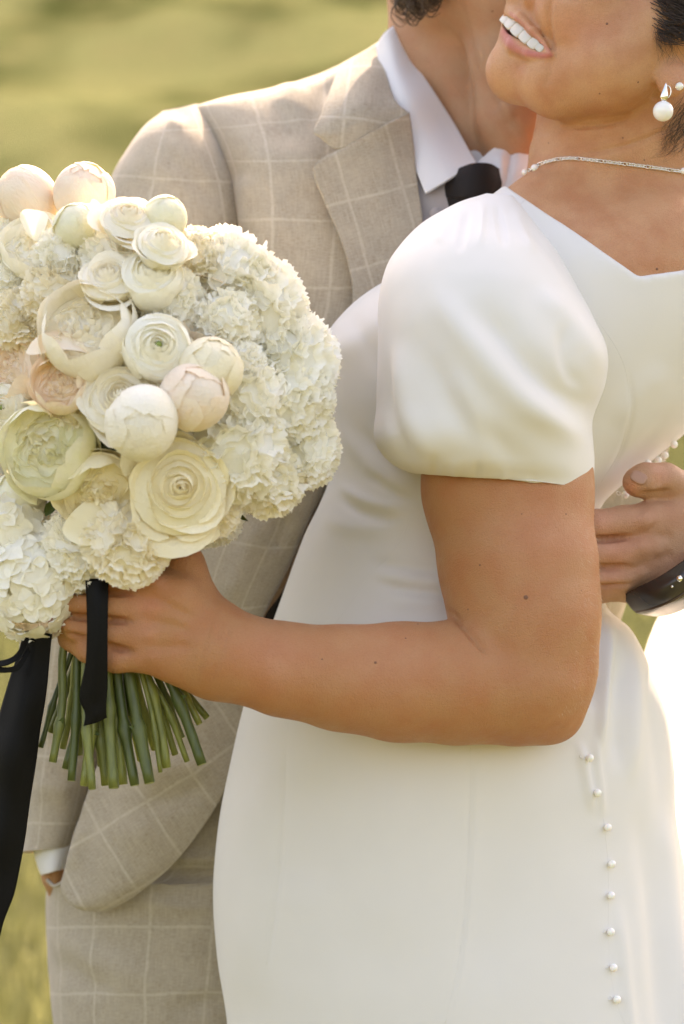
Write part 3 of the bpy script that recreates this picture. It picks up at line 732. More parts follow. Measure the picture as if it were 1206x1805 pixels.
for x, y, r in ((928, 305, 7), (944, 298, 7), (1203, 302, 6)):
    p, n = hit_head(x, y)
    if p is None: p = P(x, y, .1); n = np.array((-.5, -.8, 0))
    V, F = ball(r * S, 12, 16); o = link('pearl', pyd('pearl', V, F), M['pearl'], neck); o.location = p + n * .001

# ------------------------------------------------------------------ the person in the checked suit
groom = empty('person', (.0, .37, 0))
tag(groom, 'person in a beige windowpane-check suit, behind the white dress, one hand in the trouser pocket', 'person')
GO = .09
DOFF = -.085        # stands this much closer than first laid out
def g3(rows): return [[(x, y, d + GO) for x, y, d in r] for r in rows]

def groom_skin():
    f = Field(P(640, 420, .36) - np.array((0, .14, 0)), P(1090, -480, .36) + np.array((.02, .17, 0)), .0028)
    f.chain([(855, 360, .38, 125), (835, 260, .37, 122), (815, 120, .365, 118), (808, -20, .36, 122)], .02)
    f.chain([(918, 330, .32, 58), (910, 210, .300, 66), (903, 90, .285, 74), (895, 0, .285, 80)], .006)          # throat
    f.chain([(790, -60, .30, 70), (900, -20, .27, 62), (985, -80, .27, 50)], .02)                              # jaw
    f.chain([(840, -30, .31, 95), (960, 40, .30, 78), (985, 90, .31, 60)], .02)
    f.ell((895, -200, .34), (215, 195, 225), .03)
    f.chain([(1040, -260, .27, 40), (1085, -170, .26, 24)], .015)                                               # nose
    f.ell((850, -130, .255), (34, 18, 60), .008)                                                                # ear
    V, F = f.mesh(3)
    return F, fold(V, F, [([(812, 0), (822, 70), (850, 150), (900, 230), (940, 280)], -.003, 12), ([(880, 180), (905, 210)], .0025, 22), ([(760, 60), (800, 160), (850, 250)], .003, 24)])

def hand_field():
    global DOFF
    DOFF = 0.
    f = Field(P(930, 1090, .08) - np.array((0, .09, 0)), P(1420, 790, .08) + np.array((.02, .1, 0)), .0014)
    K = [((1150, 918, .046), 36), ((1142, 968, .044), 36), ((1142, 1006, .047), 32), ((1150, 1036, .056), 26)]
    TIP = [[(1100, 921, .036, 29), (1045, 925, .026, 26), (990, 928, .022, 23), (955, 928, .022, 20)], [(1095, 975, .034, 28), (1040, 977, .024, 26), (985, 978, .02, 23), (950, 978, .02, 20)],
           [(1098, 1019, .038, 23), (1045, 1021, .028, 22), (990, 1022, .024, 20)], [(1108, 1044, .046, 17), (1060, 1046, .036, 16), (1010, 1046, .03, 15)]]
    for (k, r), g in zip(K, TIP):
        f.chain([(1235, 955 + (k[1] - 960) * .6, .062, 44), (1190, 950 + (k[1] - 955) * .8, .052, 38), (*k, r)], .009)
        f.chain([(*k, r * .95), *g], .004)
    f.chain([(1205, 905, .06, 44), (1192, 860, .054, 30), (1172, 846, .047, 28), (1138, 846, .040, 28), (1122, 850, .037, 25)], .006)   # thumb
    f.chain([(1200, 950, .064, 70), (1250, 965, .075, 66), (1330, 985, .11, 70), (1400, 1000, .15, 76)], .012)
    V, F = f.mesh(2)
    return F, fold(V, F, [([(990, 952), (1070, 950), (1122, 945)], -.0055, 4.5), ([(990, 1002), (1075, 1000), (1120, 996)], -.0045, 4.5), ([(990, 1033), (1075, 1034), (1125, 1028)], -.004, 4.5),
        ([(1130, 900), (1150, 930)], .0015, 16), ([(1130, 965)], .003, 15), ([(1130, 1010)], .0026, 13), ([(1135, 920)], .0022, 15), ([(1150, 945), (1190, 945)], -.0014, 9), ([(1145, 990), (1190, 975)], -.0014, 9),
        ([(1120, 872), (1160, 870), (1190, 862)], -.0022, 6), ([(1150, 835), (1158, 848), (1150, 862)], -.0009, 5), ([(1160, 832), (1166, 845), (1160, 858)], -.0007, 4), ([(1165, 905), (1160, 960), (1175, 1000)], .0008, 8)])
Fg, Vg = groom_skin(); Fh, Vh = hand_field(); DOFF = -.085
f = Field(P(60, 1640, .33) - np.array((0, .06, 0)), P(170, 1470, .33) + np.array((0, .06, 0)), .003); f.chain([(98, 1470, .335, 24), (99, 1540, .345, 22), (118, 1600, .365, 26)], .01); Vp, Fp = f.mesh(2)
REDM = (.62, .28, .18)
cg = spots(Vg, SKIN_M, [(740, 60, 60, (.54, .28, .16), .3), (905, 120, 95, (.43, .28, .19), .7)])
ch = spots(Vh, SKIN_M, [(1060, 925, 30, REDM, .7), (1090, 975, 36, REDM, .7), (1075, 1020, 30, REDM, .6), (1165, 838, 20, REDM, .6), (1112, 858, 18, (.68, .28, .15), .7), (1130, 920, 30, REDM, .3)])
gb = link('body', make_mesh('body', Vg, Fg, colr=cg), M['skin_m'], groom)
hand_o = link('hand', make_mesh('hand', Vh, Fh, colr=ch), M['skin_m'], groom); tag(hand_o, 'bare hand resting on the back of the white dress')
tag(link('hand', make_mesh('hand', Vp, Fp, colr=np.tile(SKIN_M, (len(Vp), 1))), M['skin_m'], groom), 'wrist of the hand in the trouser pocket')
hit_h = caster(Vh, Fh); hit_g = caster(Vg, Fg)
p, n = hit_h(1126, 842)
if p is not None:
    V, F = ball(1, 9, 14); V = np.sign(V) * np.abs(V) ** .7 * np.array((.0045, .0062, .0008)); o = link('nail', pyd('nail', V, F), M['nail'], hand_o); o.location = p + n * .0001; o.rotation_mode = 'QUATERNION'
    o.rotation_quaternion = Vector(n).to_track_quat('Z', 'Y') @ Matrix.Rotation(R(62), 4, 'Z').to_quaternion()
V, F = ball(3 * S, 6, 10, (1, 1, .3)); p, n = hit_g(868, 20)
if p is not None: o = link('mole', pyd('mole', V, F), M['mole'], gb); o.location = p

def groom_hair():
    f = Field(P(590, 80, .38) - np.array((0, .2, 0)), P(1100, -520, .38) + np.array((0, .2, 0)), .004)
    f.ell((872, -232, .36), (232, 205, 225), .01); f.chain([(745, -80, .385, 85), (745, -12, .385, 36)], .02)
    V, F = f.mesh(2); hob = link('hair', make_mesh('hair', V, F), M['hair_g'], groom)
    rng = np.random.default_rng(12); Vs, Fs, b = [], [], 0
    for i in range(520):
        x = 706 + 82 * rng.random(); y = -75 + 72 * rng.random() - max(0, x - 738) * .62; hp = hit_g(x, y)[0]; dd = (hp[1] - DOFF - .004 if hp is not None else .345) - .008 * rng.random(); s = rng.choice([-1, 1]); cv = 8 + 14 * rng.random()
        L = 20 + 34 * rng.random()
        if x > 770: L *= .6
        pts = [P(x, y - 30, dd + .006), P(x + s * cv * .3, y, dd - .002), P(x + s * cv, y + L * .6, dd - .004), P(x + s * cv * .2, y + L, dd - .002), P(x - s * cv * .6, y + L * .85, dd)]
        V, F = tube(cat(pts, 14), np.linspace(.0006, .00022, 14), 4, False); Vs.append(V); Fs.append(F + b); b += len(V)
    tag(link('hair_strands', pyd('hair_strands', np.vstack(Vs), np.vstack(Fs)), M['hair_g'], hob), None, kind='stuff')
groom_hair()

# jacket: the coat body, with front panels, collar, lapel and sleeves as parts
JB = [(128, 640, 1010, .41, .02, .03), (165, 500, 1130, .40, .03, .05), (210, 435, 1215, .39, .035, .08), (320, 435, 1240, .38, .045, .11), (450, 430, 1240, .375, .095, .11), (700, 420, 1200, .375, .09, .10),
      (900, 380, 1150, .37, .085, .10), (1100, 320, 1090, .37, .09, .11), (1250, 250, 1050, .37, .095, .12), (1400, 215, 1010, .37, .08, .12), (1520, 230, 980, .37, .06, .12)]
lo, hi = P(200, 1530, .37) - np.array((.03, .13, 0)), P(1560, 90, .37) + np.array((.05, .16, .01))
f = Field(lo, hi, .005); f.put(stack(JB), lo, hi, .01)
f.chain([(1190, 270, .375, 100), (1330, 520, .40, 110), (1420, 800, .38, 100), (1440, 900, .31, 92), (1370, 985, .21, 88)], .03)       # arm round the back
V, F = f.mesh(3); V = wrinkle(V, F, .003, 16, 11)
jacket = link('jacket', make_mesh('jacket', V, F, np.stack([V[:, 0] + V[:, 1] * .5, V[:, 2]], 1)), M['suit'], groom)

JF = g3([[(318, 202, .31), (400, 175, .30), (500, 147, .295), (585, 118, .29), (628, 100, .29), (662, 82, .292)],
    [(328, 199, .285), (410, 186, .255), (506, 165, .25), (588, 145, .25), (628, 132, .252), (668, 124, .262)],
    [(366, 262, .265), (440, 262, .202), (520, 258, .19), (595, 254, .187), (650, 250, .188), (708, 250, .20)],
    [(396, 345, .258), (455, 348, .184), (530, 350, .172), (600, 350, .168), (660, 350, .170), (725, 350, .178)],
    [(406, 450, .255), (458, 450, .176), (530, 452, .162), (605, 452, .158), (665, 450, .162), (735, 450, .172)],
    [(400, 650, .22), (450, 650, .172), (510, 655, .160), (575, 655, .157), (640, 650, .166), (720, 650, .18)],
    [(350, 850, .23), (410, 860, .185), (465, 868, .168), (520, 872, .162), (556, 866, .166), (570, 864, .176)],
    [(305, 980, .235), (370, 990, .19), (420, 1000, .172), (465, 1005, .166), (498, 1003, .17), (508, 1002, .178)],
    [(268, 1100, .235), (330, 1110, .195), (375, 1115, .178), (420, 1115, .17), (446, 1108, .172), (454, 1106, .178)],
    [(225, 1220, .23), (290, 1235, .195), (335, 1240, .180), (385, 1240, .172), (425, 1232, .172), (440, 1225, .176)]])
V, F, uv = patch(JF, 150, 110, uvoff=(.0085, .028))
V = fold(V, F, [([(470, 215), (560, 250), (600, 290)], -.003, 26), ([(560, 260), (580, 340), (605, 430)], -.003, 12), ([(430, 300), (440, 420)], .004, 18), ([(590, 120), (560, 180), (545, 240)], -.004, 18), ([(520, 140), (500, 200)], .003, 22),
    ([(470, 900), (430, 1000), (400, 1080)], .004, 22), ([(510, 900), (480, 980)], -.004, 16), ([(640, 100), (600, 160)], .003, 16)], flip=True)
V = wrinkle(V, F, .0035, 13, 21); V = wrinkle(V, F, .0003, 60, 22)
link('front_panel', make_mesh('front_panel', V, F, uv), M['suit'], jacket, solid=.002)
hit_jf = caster(V, F)
# dark strip in the gap along the front edge
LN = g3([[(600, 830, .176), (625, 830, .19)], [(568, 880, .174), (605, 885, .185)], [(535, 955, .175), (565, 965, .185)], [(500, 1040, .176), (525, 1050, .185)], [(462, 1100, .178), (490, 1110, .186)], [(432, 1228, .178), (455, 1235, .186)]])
V, F, uv = patch(LN, 40, 8); link('dark_strip', make_mesh('dark_strip', V, F, uv), M['dark_strip'], jacket, solid=.0015)

TAIL = g3([[(238, 1160, .185), (296, 1175, .170), (366, 1190, .163), (436, 1205, .166)], [(190, 1300, .185), (258, 1312, .165), (332, 1322, .157), (420, 1325, .162)], [(150, 1412, .183), (216, 1432, .163), (292, 1430, .155), (386, 1412, .160)],
    [(119, 1515, .184), (174, 1545, .166), (240, 1540, .158), (318, 1508, .163)], [(106, 1564, .186), (138, 1592, .172), (188, 1590, .166), (244, 1571, .168)], [(113, 1586, .187), (136, 1602, .178), (164, 1607, .174), (196, 1602, .174)]])
V, F, uv = patch(TAIL, 110, 80, uvrot=R(33), uvoff=(.012, .006))
V = fold(V, F, [([(250, 1400), (300, 1410), (370, 1380)], -.005, 22), ([(230, 1370), (320, 1350), (390, 1340)], .004, 20), ([(200, 1480), (280, 1460)], .0025, 30), ([(150, 1440), (125, 1540)], .002, 14)], flip=True)
V = wrinkle(V, F, .003, 14, 25); V = wrinkle(V, F, .0003, 60, 26)
link('front_tail', make_mesh('front_tail', V, F, uv), M['suit'], jacket, solid=.002)

SR = [((286, 193), (346, 184), .38, .02, .02), ((248, 222), (376, 222), .375, .055, .04), ((214, 272), (408, 274), .37, .073, .055), ((190, 325), (434, 345), .368, .080, .06), ((165, 420), (444, 445), .366, .082, .062),
      ((130, 560), (395, 575), .365, .076, .062), ((95, 720), (350, 735), .365, .07, .06), ((60, 900), (290, 915), .365, .062, .058), ((40, 1080), (236, 1090), .36, .054, .052), ((32, 1250), (196, 1260), .35, .048, .046), ((32, 1390), (164, 1400), .338, .042, .04), ((31, 1496), (135, 1486), .327, .034, .034), ((36, 1490), (130, 1482), .327, .031, .031), ((45, 1440), (125, 1440), .327, .028, .028)]
V, F, uv = loft(SR, 130, 80, 2.1)
V = fold(V, F, [([(230, 330), (300, 400), (380, 440)], .004, 24), ([(215, 370), (300, 450)], -.004, 18), ([(270, 260), (330, 300), (390, 380)], -.0025, 14), ([(60, 1300), (120, 1330)], -.003, 16), ([(55, 1380), (130, 1400)], .003, 16), ([(290, 205), (330, 225)], .002, 10)])
V = wrinkle(V, F, .004, 13, 31); V = wrinkle(V, F, .0003, 55, 32)
link('sleeve', make_mesh('sleeve', V, F, uv + np.array((.004, .012))), M['suit'], jacket)
# upper collar and lapel
UC = g3([[(600, 116, .255), (625, 102, .258), (648, 88, .262), (668, 74, .268)], [(582, 160, .200), (612, 148, .198), (646, 134, .205), (678, 122, .222)], [(566, 204, .168), (602, 192, .164), (646, 176, .172), (690, 164, .195)],
    [(553, 231, .154), (590, 228, .152), (642, 208, .160), (702, 184, .180)], [(560, 240, .153), (596, 262, .151), (650, 236, .158), (720, 198, .178)]])
V, F, uv = patch(UC, 60, 60, uvrot=R(-6), uvoff=(.009, .006)); V = wrinkle(V, F, .0012, 22, 41)
link('collar', make_mesh('collar', V, F, uv), M['suit'], jacket, solid=.0016)
LP = g3([[(597, 264, .152), (635, 244, .154), (680, 219, .160), (721, 197, .178)], [(553, 296, .144), (610, 276, .150), (670, 258, .158), (728, 250, .176)], [(572, 356, .142), (620, 335, .149), (676, 318, .155), (735, 320, .166)],
    [(598, 416, .142), (640, 400, .147), (690, 384, .152), (744, 384, .160)], [(615, 470, .142), (650, 460, .146), (694, 450, .150), (744, 450, .156)], [(622, 530, .143), (654, 525, .146), (690, 520, .149), (735, 520, .154)], [(610, 640, .146), (640, 640, .147), (670, 640, .150), (700, 640, .155)]])
V, F, uv = patch(LP, 80, 50, uvrot=R(16), uvoff=(.022, .012)); V = wrinkle(V, F, .0018, 18, 42)
link('lapel', make_mesh('lapel', V, F, uv), M['suit'], jacket, solid=.0016)

# shirt, tie, waistcoat
shirt_c = P(850, 300, .36)
f = Field(shirt_c - .13, shirt_c + .13, .004); f.cone(P(855, 330, .385), .060, P(836, 180, .385), .056, .01); f.cone(P(850, 430, .33), .05, P(850, 330, .35), .05, .02); f.cone(P(836, 140, .385), .045, P(836, -100, .385), .047, .004, 'sub')
f.cone(P(838, 262, .37), .048, P(830, 60, .36), .052, .004, 'sub')
V, F = f.mesh(2); shirt = link('shirt', make_mesh('shirt', V, F), M['shirt'], groom)
CL = g3([[(664, 82, .250), (682, 56, .246), (709, 36, .262)], [(675, 142, .215), (700, 125, .212), (730, 108, .236)], [(690, 197, .192), (722, 178, .192), (763, 160, .216)], [(712, 252, .185), (750, 235, .190), (800, 218, .212)], [(735, 304, .170), (776, 285, .174), (826, 264, .194)], [(750, 342, .160), (795, 315, .164), (840, 288, .182)]])
V, F, uv = patch(CL, 60, 40); link('collar_leaf', make_mesh('collar_leaf', V, F, uv), M['shirt'], shirt, solid=.002)
CR = g3([[(842, 288, .190), (872, 262, .196), (905, 244, .205), (945, 246, .215)], [(852, 300, .180), (882, 284, .182), (912, 272, .190), (955, 268, .20)], [(866, 318, .174), (890, 310, .174), (915, 300, .178), (965, 296, .19)], [(880, 345, .170), (900, 345, .170), (922, 340, .174), (975, 330, .185)]])
V, F, uv = patch(CR, 40, 40); V = fold(V, F, [([(905, 250), (895, 300), (885, 340)], -.004, 8), ([(880, 270), (890, 330)], .003, 8)], flip=True)
link('collar_leaf', make_mesh('collar_leaf', V, F, uv), M['shirt'], shirt, solid=.002)
TI = g3([[(812, 298, .172), (835, 290, .164), (862, 290, .166), (880, 300, .176)], [(790, 320, .172), (825, 312, .158), (860, 312, .160), (882, 326, .172)], [(782, 345, .172), (818, 345, .156), (855, 345, .158), (876, 350, .170)], [(786, 372, .170), (815, 372, .160), (850, 372, .162), (872, 376, .17)], [(790, 600, .168), (812, 600, .162), (848, 600, .162), (870, 600, .168)]])
V, F, uv = patch(TI, 50, 24); link('tie', make_mesh('tie', V, F, uv), M['tie'], groom, solid=.003)
WC = g3([[(725, 300, .178), (760, 318, .174), (790, 326, .172)], [(730, 340, .172), (765, 350, .168), (795, 356, .168)], [(735, 380, .170), (768, 384, .166), (800, 386, .166)], [(725, 480, .168), (770, 480, .164), (840, 480, .164)], [(690, 700, .17), (760, 700, .166), (850, 700, .168)]])
V, F, uv = patch(WC, 40, 20); wc = link('waistcoat', make_mesh('waistcoat', V, F, uv), M['waist'], groom, solid=.002)
V, F = lathe([(.0001, 0), (.0038, 0), (.0042, -.0008), (.0038, -.0016), (.0001, -.0014)]); o = link('button', pyd('button', V, F), M['waist'], wc); o.location = P(768, 376, .166 + GO - .004); o.rotation_euler = (R(-90), 0, 0)
# cuffs
CU = [((52, 1470), (136, 1466), .327, .029, .029), ((58, 1494), (134, 1486), .326, .029, .029), ((64, 1520), (126, 1508), .325, .028, .028), ((72, 1542), (117, 1530), .324, .027, .027), ((76, 1538), (113, 1526), .324, .024, .024)]
V, F, uv = loft(CU, 24, 40); tag(link('cuff', make_mesh('cuff', V, F, uv), M['shirt'], shirt), 'white shirt cuff above the pocket')
CU2 = [((1196, 872), (1300, 1075), .09, .04, .04), ((1230, 880), (1330, 1080), .11, .04, .04), ((1300, 890), (1380, 1090), .15, .04, .04)]
DOFF = 0.
V, F = tube(cat([P(1222, 972, .066), P(1270, 980, .082), P(1330, 990, .12)], 14), np.linspace(.036, .04, 14), 32, False); tag(link('cuff', pyd('cuff', V, F), M['shirt'], shirt), 'white shirt cuff at the hand on the back')

# trousers
DOFF = -.085
def leg(name, rows, fl, seed):
    V, F, uv = loft(rows, 150, 80, 2.1); V = fold(V, F, fl); V = wrinkle(V, F, .0035, 12, seed, (1, 1, .6)); V = wrinkle(V, F, .0006, 60, seed + 1)
    return V, F, uv
TL = [((150, 1200), (620, 1200), .37, .09, .1), ((150, 1430), (600, 1430), .37, .095, .11), ((128, 1535), (594, 1535), .37, .098, .11), ((84, 1556), (590, 1556), .37, .1, .11), ((80, 1575), (588, 1575), .37, .1, .11), ((80, 1620), (580, 1620), .37, .1, .11), ((85, 1700), (560, 1700), .37, .1, .11), ((92, 1805), (540, 1805), .37, .098, .11), ((120, 2100), (500, 2100), .375, .085, .10), ((150, 2500), (450, 2500), .38, .072, .08), ((165, 2900), (425, 2900), .38, .062, .07), ((170, 3030), (420, 3030), .38, .06, .07)]
V, F, uv = leg('l', TL, [([(230, 1490), (320, 1540), (440, 1530)], -.010, 13), ([(300, 1520), (400, 1510)], .004, 14), ([(90, 1630), (180, 1700), (300, 1730)], .0035, 26), ([(90, 1680), (200, 1760)], -.003, 20), ([(230, 1580), (320, 1600), (400, 1590)], .004, 16), ([(300, 1780), (400, 1760)], -.004, 14)], 51)
TR = [((560, 1250), (1000, 1250), .38, .08, .1), ((570, 1555), (1000, 1555), .38, .09, .11), ((580, 1805), (960, 1805), .38, .09, .1), ((610, 2500), (900, 2500), .39, .07, .08), ((620, 3030), (870, 3030), .39, .06, .07)]
V2_, F2_, uv2_ = leg('r', TR, [], 53)
tr = link('trousers', make_mesh('trousers', np.vstack([V, V2_]), np.vstack([F, F2_ + len(V)]), np.vstack([uv + np.array((.006, .02)), uv2_])), M['suit'], groom)
V, F = tube([P(x, y, d) for x, y, d in cat([(84, 1552, .318), (98, 1562, .300), (118, 1550, .295)], 12)], .0016, 6); link('pocket_edge', pyd('pocket_edge', V, F), M['suit'], tr)
for cx in (295, 745):
    f = Field(P(cx - 170, 3260, .3) - np.array((0, .25, .02)), P(cx + 170, 2980, .3) + np.array((0, .25, 0)), .008)
    f.chain([(cx, 3080, .42, 90), (cx, 3120, .30, 75), (cx, 3140, .18, 60)], .04); V, F = f.mesh(2); V[:, 2] = np.maximum(V[:, 2], .0); link('shoe', make_mesh('shoe', V, F), M['shoe'], groom)

# dark strap at the wrist
DOFF = 0.
watch = empty('wrist_watch', tuple(P(1200, 1010, .06))); tag(watch, 'dark glossy leather watch strap on the wrist at the right edge', 'watch')
WB = [[(1098, 1048, .040), (1128, 1034, .022), (1165, 1016, .014), (1210, 985, .012), (1250, 950, .022)], [(1108, 1064, .042), (1140, 1052, .018), (1178, 1034, .008), (1222, 1004, .006), (1262, 965, .02)], [(1122, 1078, .048), (1152, 1072, .024), (1190, 1056, .014), (1234, 1026, .012), (1275, 990, .026)], [(1138, 1083, .062), (1168, 1084, .046), (1204, 1072, .04), (1246, 1046, .036), (1290, 1010, .045)]]
V, F, uv = patch(WB, 24, 50); link('strap', make_mesh('strap', V, F, uv), M['leather'], watch, solid=.0018)
V, F = tube(cat([P(x, y, d - .002) for x, y, d in WB[2]], 40), .0011, 8); link('strap_edge', pyd('strap_edge', V, F), M['shoe'], watch)
for x, y in ((1198, 1020), (1185, 1034)):
    V, F = ball((6 if x == 1198 else 2.5) * S, 8, 12); o = link('stud', pyd('stud', V, F), M['silver'], watch); o.location = P(x, y, .004)

# ------------------------------------------------------------------ the bouquet
PM = dict(pure=petal_mat('petal_pure', (.985, .97, .91), (.98, .96, .87), .25), cream=petal_mat('petal_cream', (.96, .91, .77), (.96, .925, .83)), white=petal_mat('petal_white', (.97, .945, .84), (.965, .925, .78), .25), blush=petal_mat('petal_blush', (.955, .81, .645), (.955, .88, .74)),
          green=petal_mat('petal_greenish', (.91, .895, .68), (.95, .91, .77)), butter=petal_mat('petal_butter', (.95, .88, .66), (.95, .90, .74)))
leafm = mat('leaf_green', (.06, .09, .02), .5); stemm = mat('stem', (.1, .13, .03), .45); t = NT(stemm); oi = t.n('ShaderNodeObjectInfo').outputs['Random']; tc = t.n('ShaderNodeTexCoord').outputs['Object']
cc = t.mix(t.ramp(oi, 0, 1), (.06, .085, .016), (.30, .31, .07)); cc = t.mix(t.ramp(t.noise(1, 3, t.scalevec(tc, (300, 300, 25))), .35, .7, 0, .6), cc, (.03, .045, .012)); t.l(cc, t.b.inputs['Base Color'])
cutm = mat('cut_stem', (.30, .31, .12), .7); centre_m = mat('flower_centre', (.22, .28, .06), .6)
rngf = np.random.default_rng(21)

def petal(Rr, p0, p1, W, ys=1., curl=0., wav=0., ztop=None, nu=11, nv=10, freq=3.0, notch=0.):
    u = np.linspace(-1, 1, nu)[None]; v = np.linspace(0, 1, nv)[:, None]; ph = rngf.random(4) * 6.28
    tt = v * (1 - .20 * np.abs(u) ** 2.6 - notch * np.exp(-(u / .18) ** 2)) + .03 * v * np.sin(u * 4 + ph[3])
    phi = p0 + tt * (p1 - p0); az = u * W * (tt + .02) ** .42
    s = np.clip((tt - .62) / .38, 0, 1)
    rr = Rr * np.sin(phi) * (1 + .05 * np.sin(u * 2.2 + ph[0]) * v) + curl * s ** 2 * (1 + .5 * np.sin(u * 2.5 + ph[1])) + wav * v ** 2 * np.sin(u * freq + ph[2]) + .25 * wav * v ** 3 * np.sin(u * freq * 2.7 + ph[1])
    z = -Rr * np.cos(phi) * ys - curl * .55 * s ** 2.5 + .4 * wav * v ** 2 * np.cos(u * freq * 1.3 + ph[0])
    if ztop is not None: z = z + ztop + Rr * math.cos(p1) * ys
    rr = np.maximum(rr, .004) * (1 + .025 * np.sin(az * 1.0))
    return np.stack([rr * np.cos(az), rr * np.sin(az), z], -1).reshape(-1, 3), grid_faces(nv, nu)
def spin(V, a):
    tx, ty = rngf.normal(0, .055, 2); V = V + np.stack([V[:, 2] * tx, V[:, 2] * ty, -V[:, 0] * tx - V[:, 1] * ty], 1)
    c, s = math.cos(a), math.sin(a); return np.stack([V[:, 0] * c - V[:, 1] * s, V[:, 0] * s + V[:, 1] * c, V[:, 2]], 1)
def join(L):
    Vs, Fs, b = [], [], 0
    for V, F in L: Vs.append(V); Fs.append(F + b); b += len(V)
    return np.vstack(Vs), np.vstack(Fs)
GA = 2.39996
def assemble(L, outer, extra=None):
    """L: petals inside out -> (core mesh, [outer petal meshes], centre mesh)"""
    n = len(L) - outer; core = make_mesh('core', *join(L[:n])); return core, [make_mesh('petal', *p) for p in L[n:]], extra
def fill(zf, rmax):
    V = np.array([(r * rmax * math.cos(a), r * rmax * math.sin(a), zf(r * rmax)) for r in np.linspace(.02, 1, 8) for a in np.linspace(0, 2 * math.pi, 18, endpoint=False)]); return V, grid_faces(8, 18, True)
def rose(n=26, open_=1.):
    L = []
    for k in range(n):
        f = k / (n - 1); L.append((lambda p: (spin(p[0], k * GA + rngf.normal() * .15), p[1]))(petal(.09 + .80 * f ** 1.1, R(12 + 22 * f), R(152 - 50 * f), R(112 - 55 * f), 1.25 - .35 * f, open_ * (.02 + .22 * f ** 2), .012 + .03 * f, .46 - .42 * f ** 2)))
    L.insert(0, fill(lambda r: .46 - .42 * r ** 2 - .20, .85)); return assemble(L, 8)
def ranunculus(n=44):
    L = []
    for k in range(n):
        f = k / (n - 1); L.append((lambda p: (spin(p[0], k * GA), p[1]))(petal(.10 + .86 * f, R(20 + 15 * f), R(138 - 22 * f), R(78 - 34 * f), .9, .0 + .06 * f ** 3, .008 + .018 * f, .20 + .22 * f - .42 * f * f, 9, 8)))
    L.insert(0, fill(lambda r: .20 + .22 * r - .42 * r * r - .13, .9)); V, F = ball(.10, 8, 10); V[:, 2] += .12
    return assemble(L, 7, pyd('flower_centre', V, F))
def bud(n=7):
    L = [(lambda V, F: (V * np.array((.93, .93, .955)), F))(*ball(1, 16, 20))]
    for k in range(n):
        f = k / (n - 1); L.append((lambda p: (spin(p[0], k * GA), p[1]))(petal(.95 + .05 * f, R(8), R(172 - 30 * f + rngf.normal() * 8), R(66), 1.03, .02 * f, .028, None, 13, 14, 2.5, .05)))
    return assemble(L, n)
def peony(closed=0.):
    L = [fill(lambda r: .12 - .3 * r * r, .9)]
    for k in range(26):
        f = k / 25; L.append((lambda p: (spin(p[0], k * GA + rngf.normal() * .3), p[1]))(petal(.12 + .52 * f, R(20), R(140 - 25 * f + rngf.normal() * 6), R(52), 1.15, .02 + .05 * rngf.random(), .07, .32 - .2 * f + rngf.normal() * .06, 11, 9, 5)))
    for k in range(9):
        f = k / 8; L.append((lambda p: (spin(p[0], k * GA), p[1]))(petal(.82 + .18 * f, R(25), R(126 - 34 * f + 22 * closed), R(50), .95, .04 + .10 * f * (1 - closed), .045, None, 13, 12, 3, .06)))
    return assemble(L, 9)
def carnation(n=70, fluff=1.):
    L = [(lambda V, F: (V * .80 - np.array((0, 0, .12)), F))(*ball(1, 12, 16))]
    for k in range(n):
        f = (k + .5) / n; th = math.acos(1 - f * 1.22); ph = k * GA + rngf.normal() * .2
        dr = np.array((math.sin(th) * math.cos(ph), math.sin(th) * math.sin(ph), math.cos(th))); dr += rngf.normal(0, .12, 3); dr /= np.linalg.norm(dr)
        a = np.cross(dr, rngf.normal(0, 1, 3)); a /= np.linalg.norm(a); b = np.cross(a, dr)
        nu, nv = 25, 7; u = np.linspace(-1, 1, nu)[None]; v = np.linspace(0, 1, nv)[:, None]; q = rngf.random(5) * 6.28
        Lg = .90 + .14 * rngf.random(); W = .42 + .18 * rngf.random()
        teeth = .035 * (np.arange(nu) % 2)[None] * rngf.random((1, nu)) * 2
        ln = v * Lg * (1 - .13 * np.abs(u) ** 2) + v ** 6 * teeth
        wd = u * W * (v ** .8) * (1.0 + .1 * np.sin(q[4]))
        hh = fluff * v ** 2 * (.055 * np.sin(u * 5.5 + q[0]) + .035 * np.sin(u * 12 + q[1])) + .10 * v ** 3 * math.sin(q[2]) + .05 * u * u * v
        V = (ln[..., None] * dr + wd[..., None] * a + hh[..., None] * b).reshape(-1, 3); V[:, 2] -= .12
        L.append((V, grid_faces(nv, nu)))
    return assemble(L, 0)
def floret():
    L = []
    for k in range(4):
        u = np.linspace(-1, 1, 7)[None]; v = np.linspace(0, 1, 7)[:, None]; q = rngf.random(3) * 6.28
        w = .42 * np.sin(np.pi * (.08 + .80 * v)) ** .7; x = v * .98 * (1 - .12 * u * u); y = u * w; z = .10 * v ** 2 * math.sin(q[0]) + .10 * u * u * v - .12 * v ** 3 * math.sin(q[1]) + .03 * np.sin(u * 4 + q[2]) * v
        V = np.stack([x + 0 * u, y, z + 0 * u], -1).reshape(-1, 3); L.append((spin(V, k * math.pi / 2 + rngf.normal() * .1), grid_faces(7, 7)))
    return make_mesh('floret', *join(L))

for v_ in PM.values(): pass
LIB = dict(rose=[rose(), rose(24, 1.35)], ranunculus=[ranunculus(), ranunculus(38)], peony_bud=[bud(), bud(8), bud(6)], peony=[peony(), peony(.7), peony(.3)], carnation=[carnation(66), carnation(58, 1.15), carnation(74, .85), carnation(54, 1.0)])
FLO = [floret() for _ in range(4)]
ranc = None
bouquet = empty('bouquet', tuple(P(215, 1385, -.06)))
tag(bouquet, 'round bouquet of cream and white roses, peonies and carnations tied with black ribbon', 'bouquet')

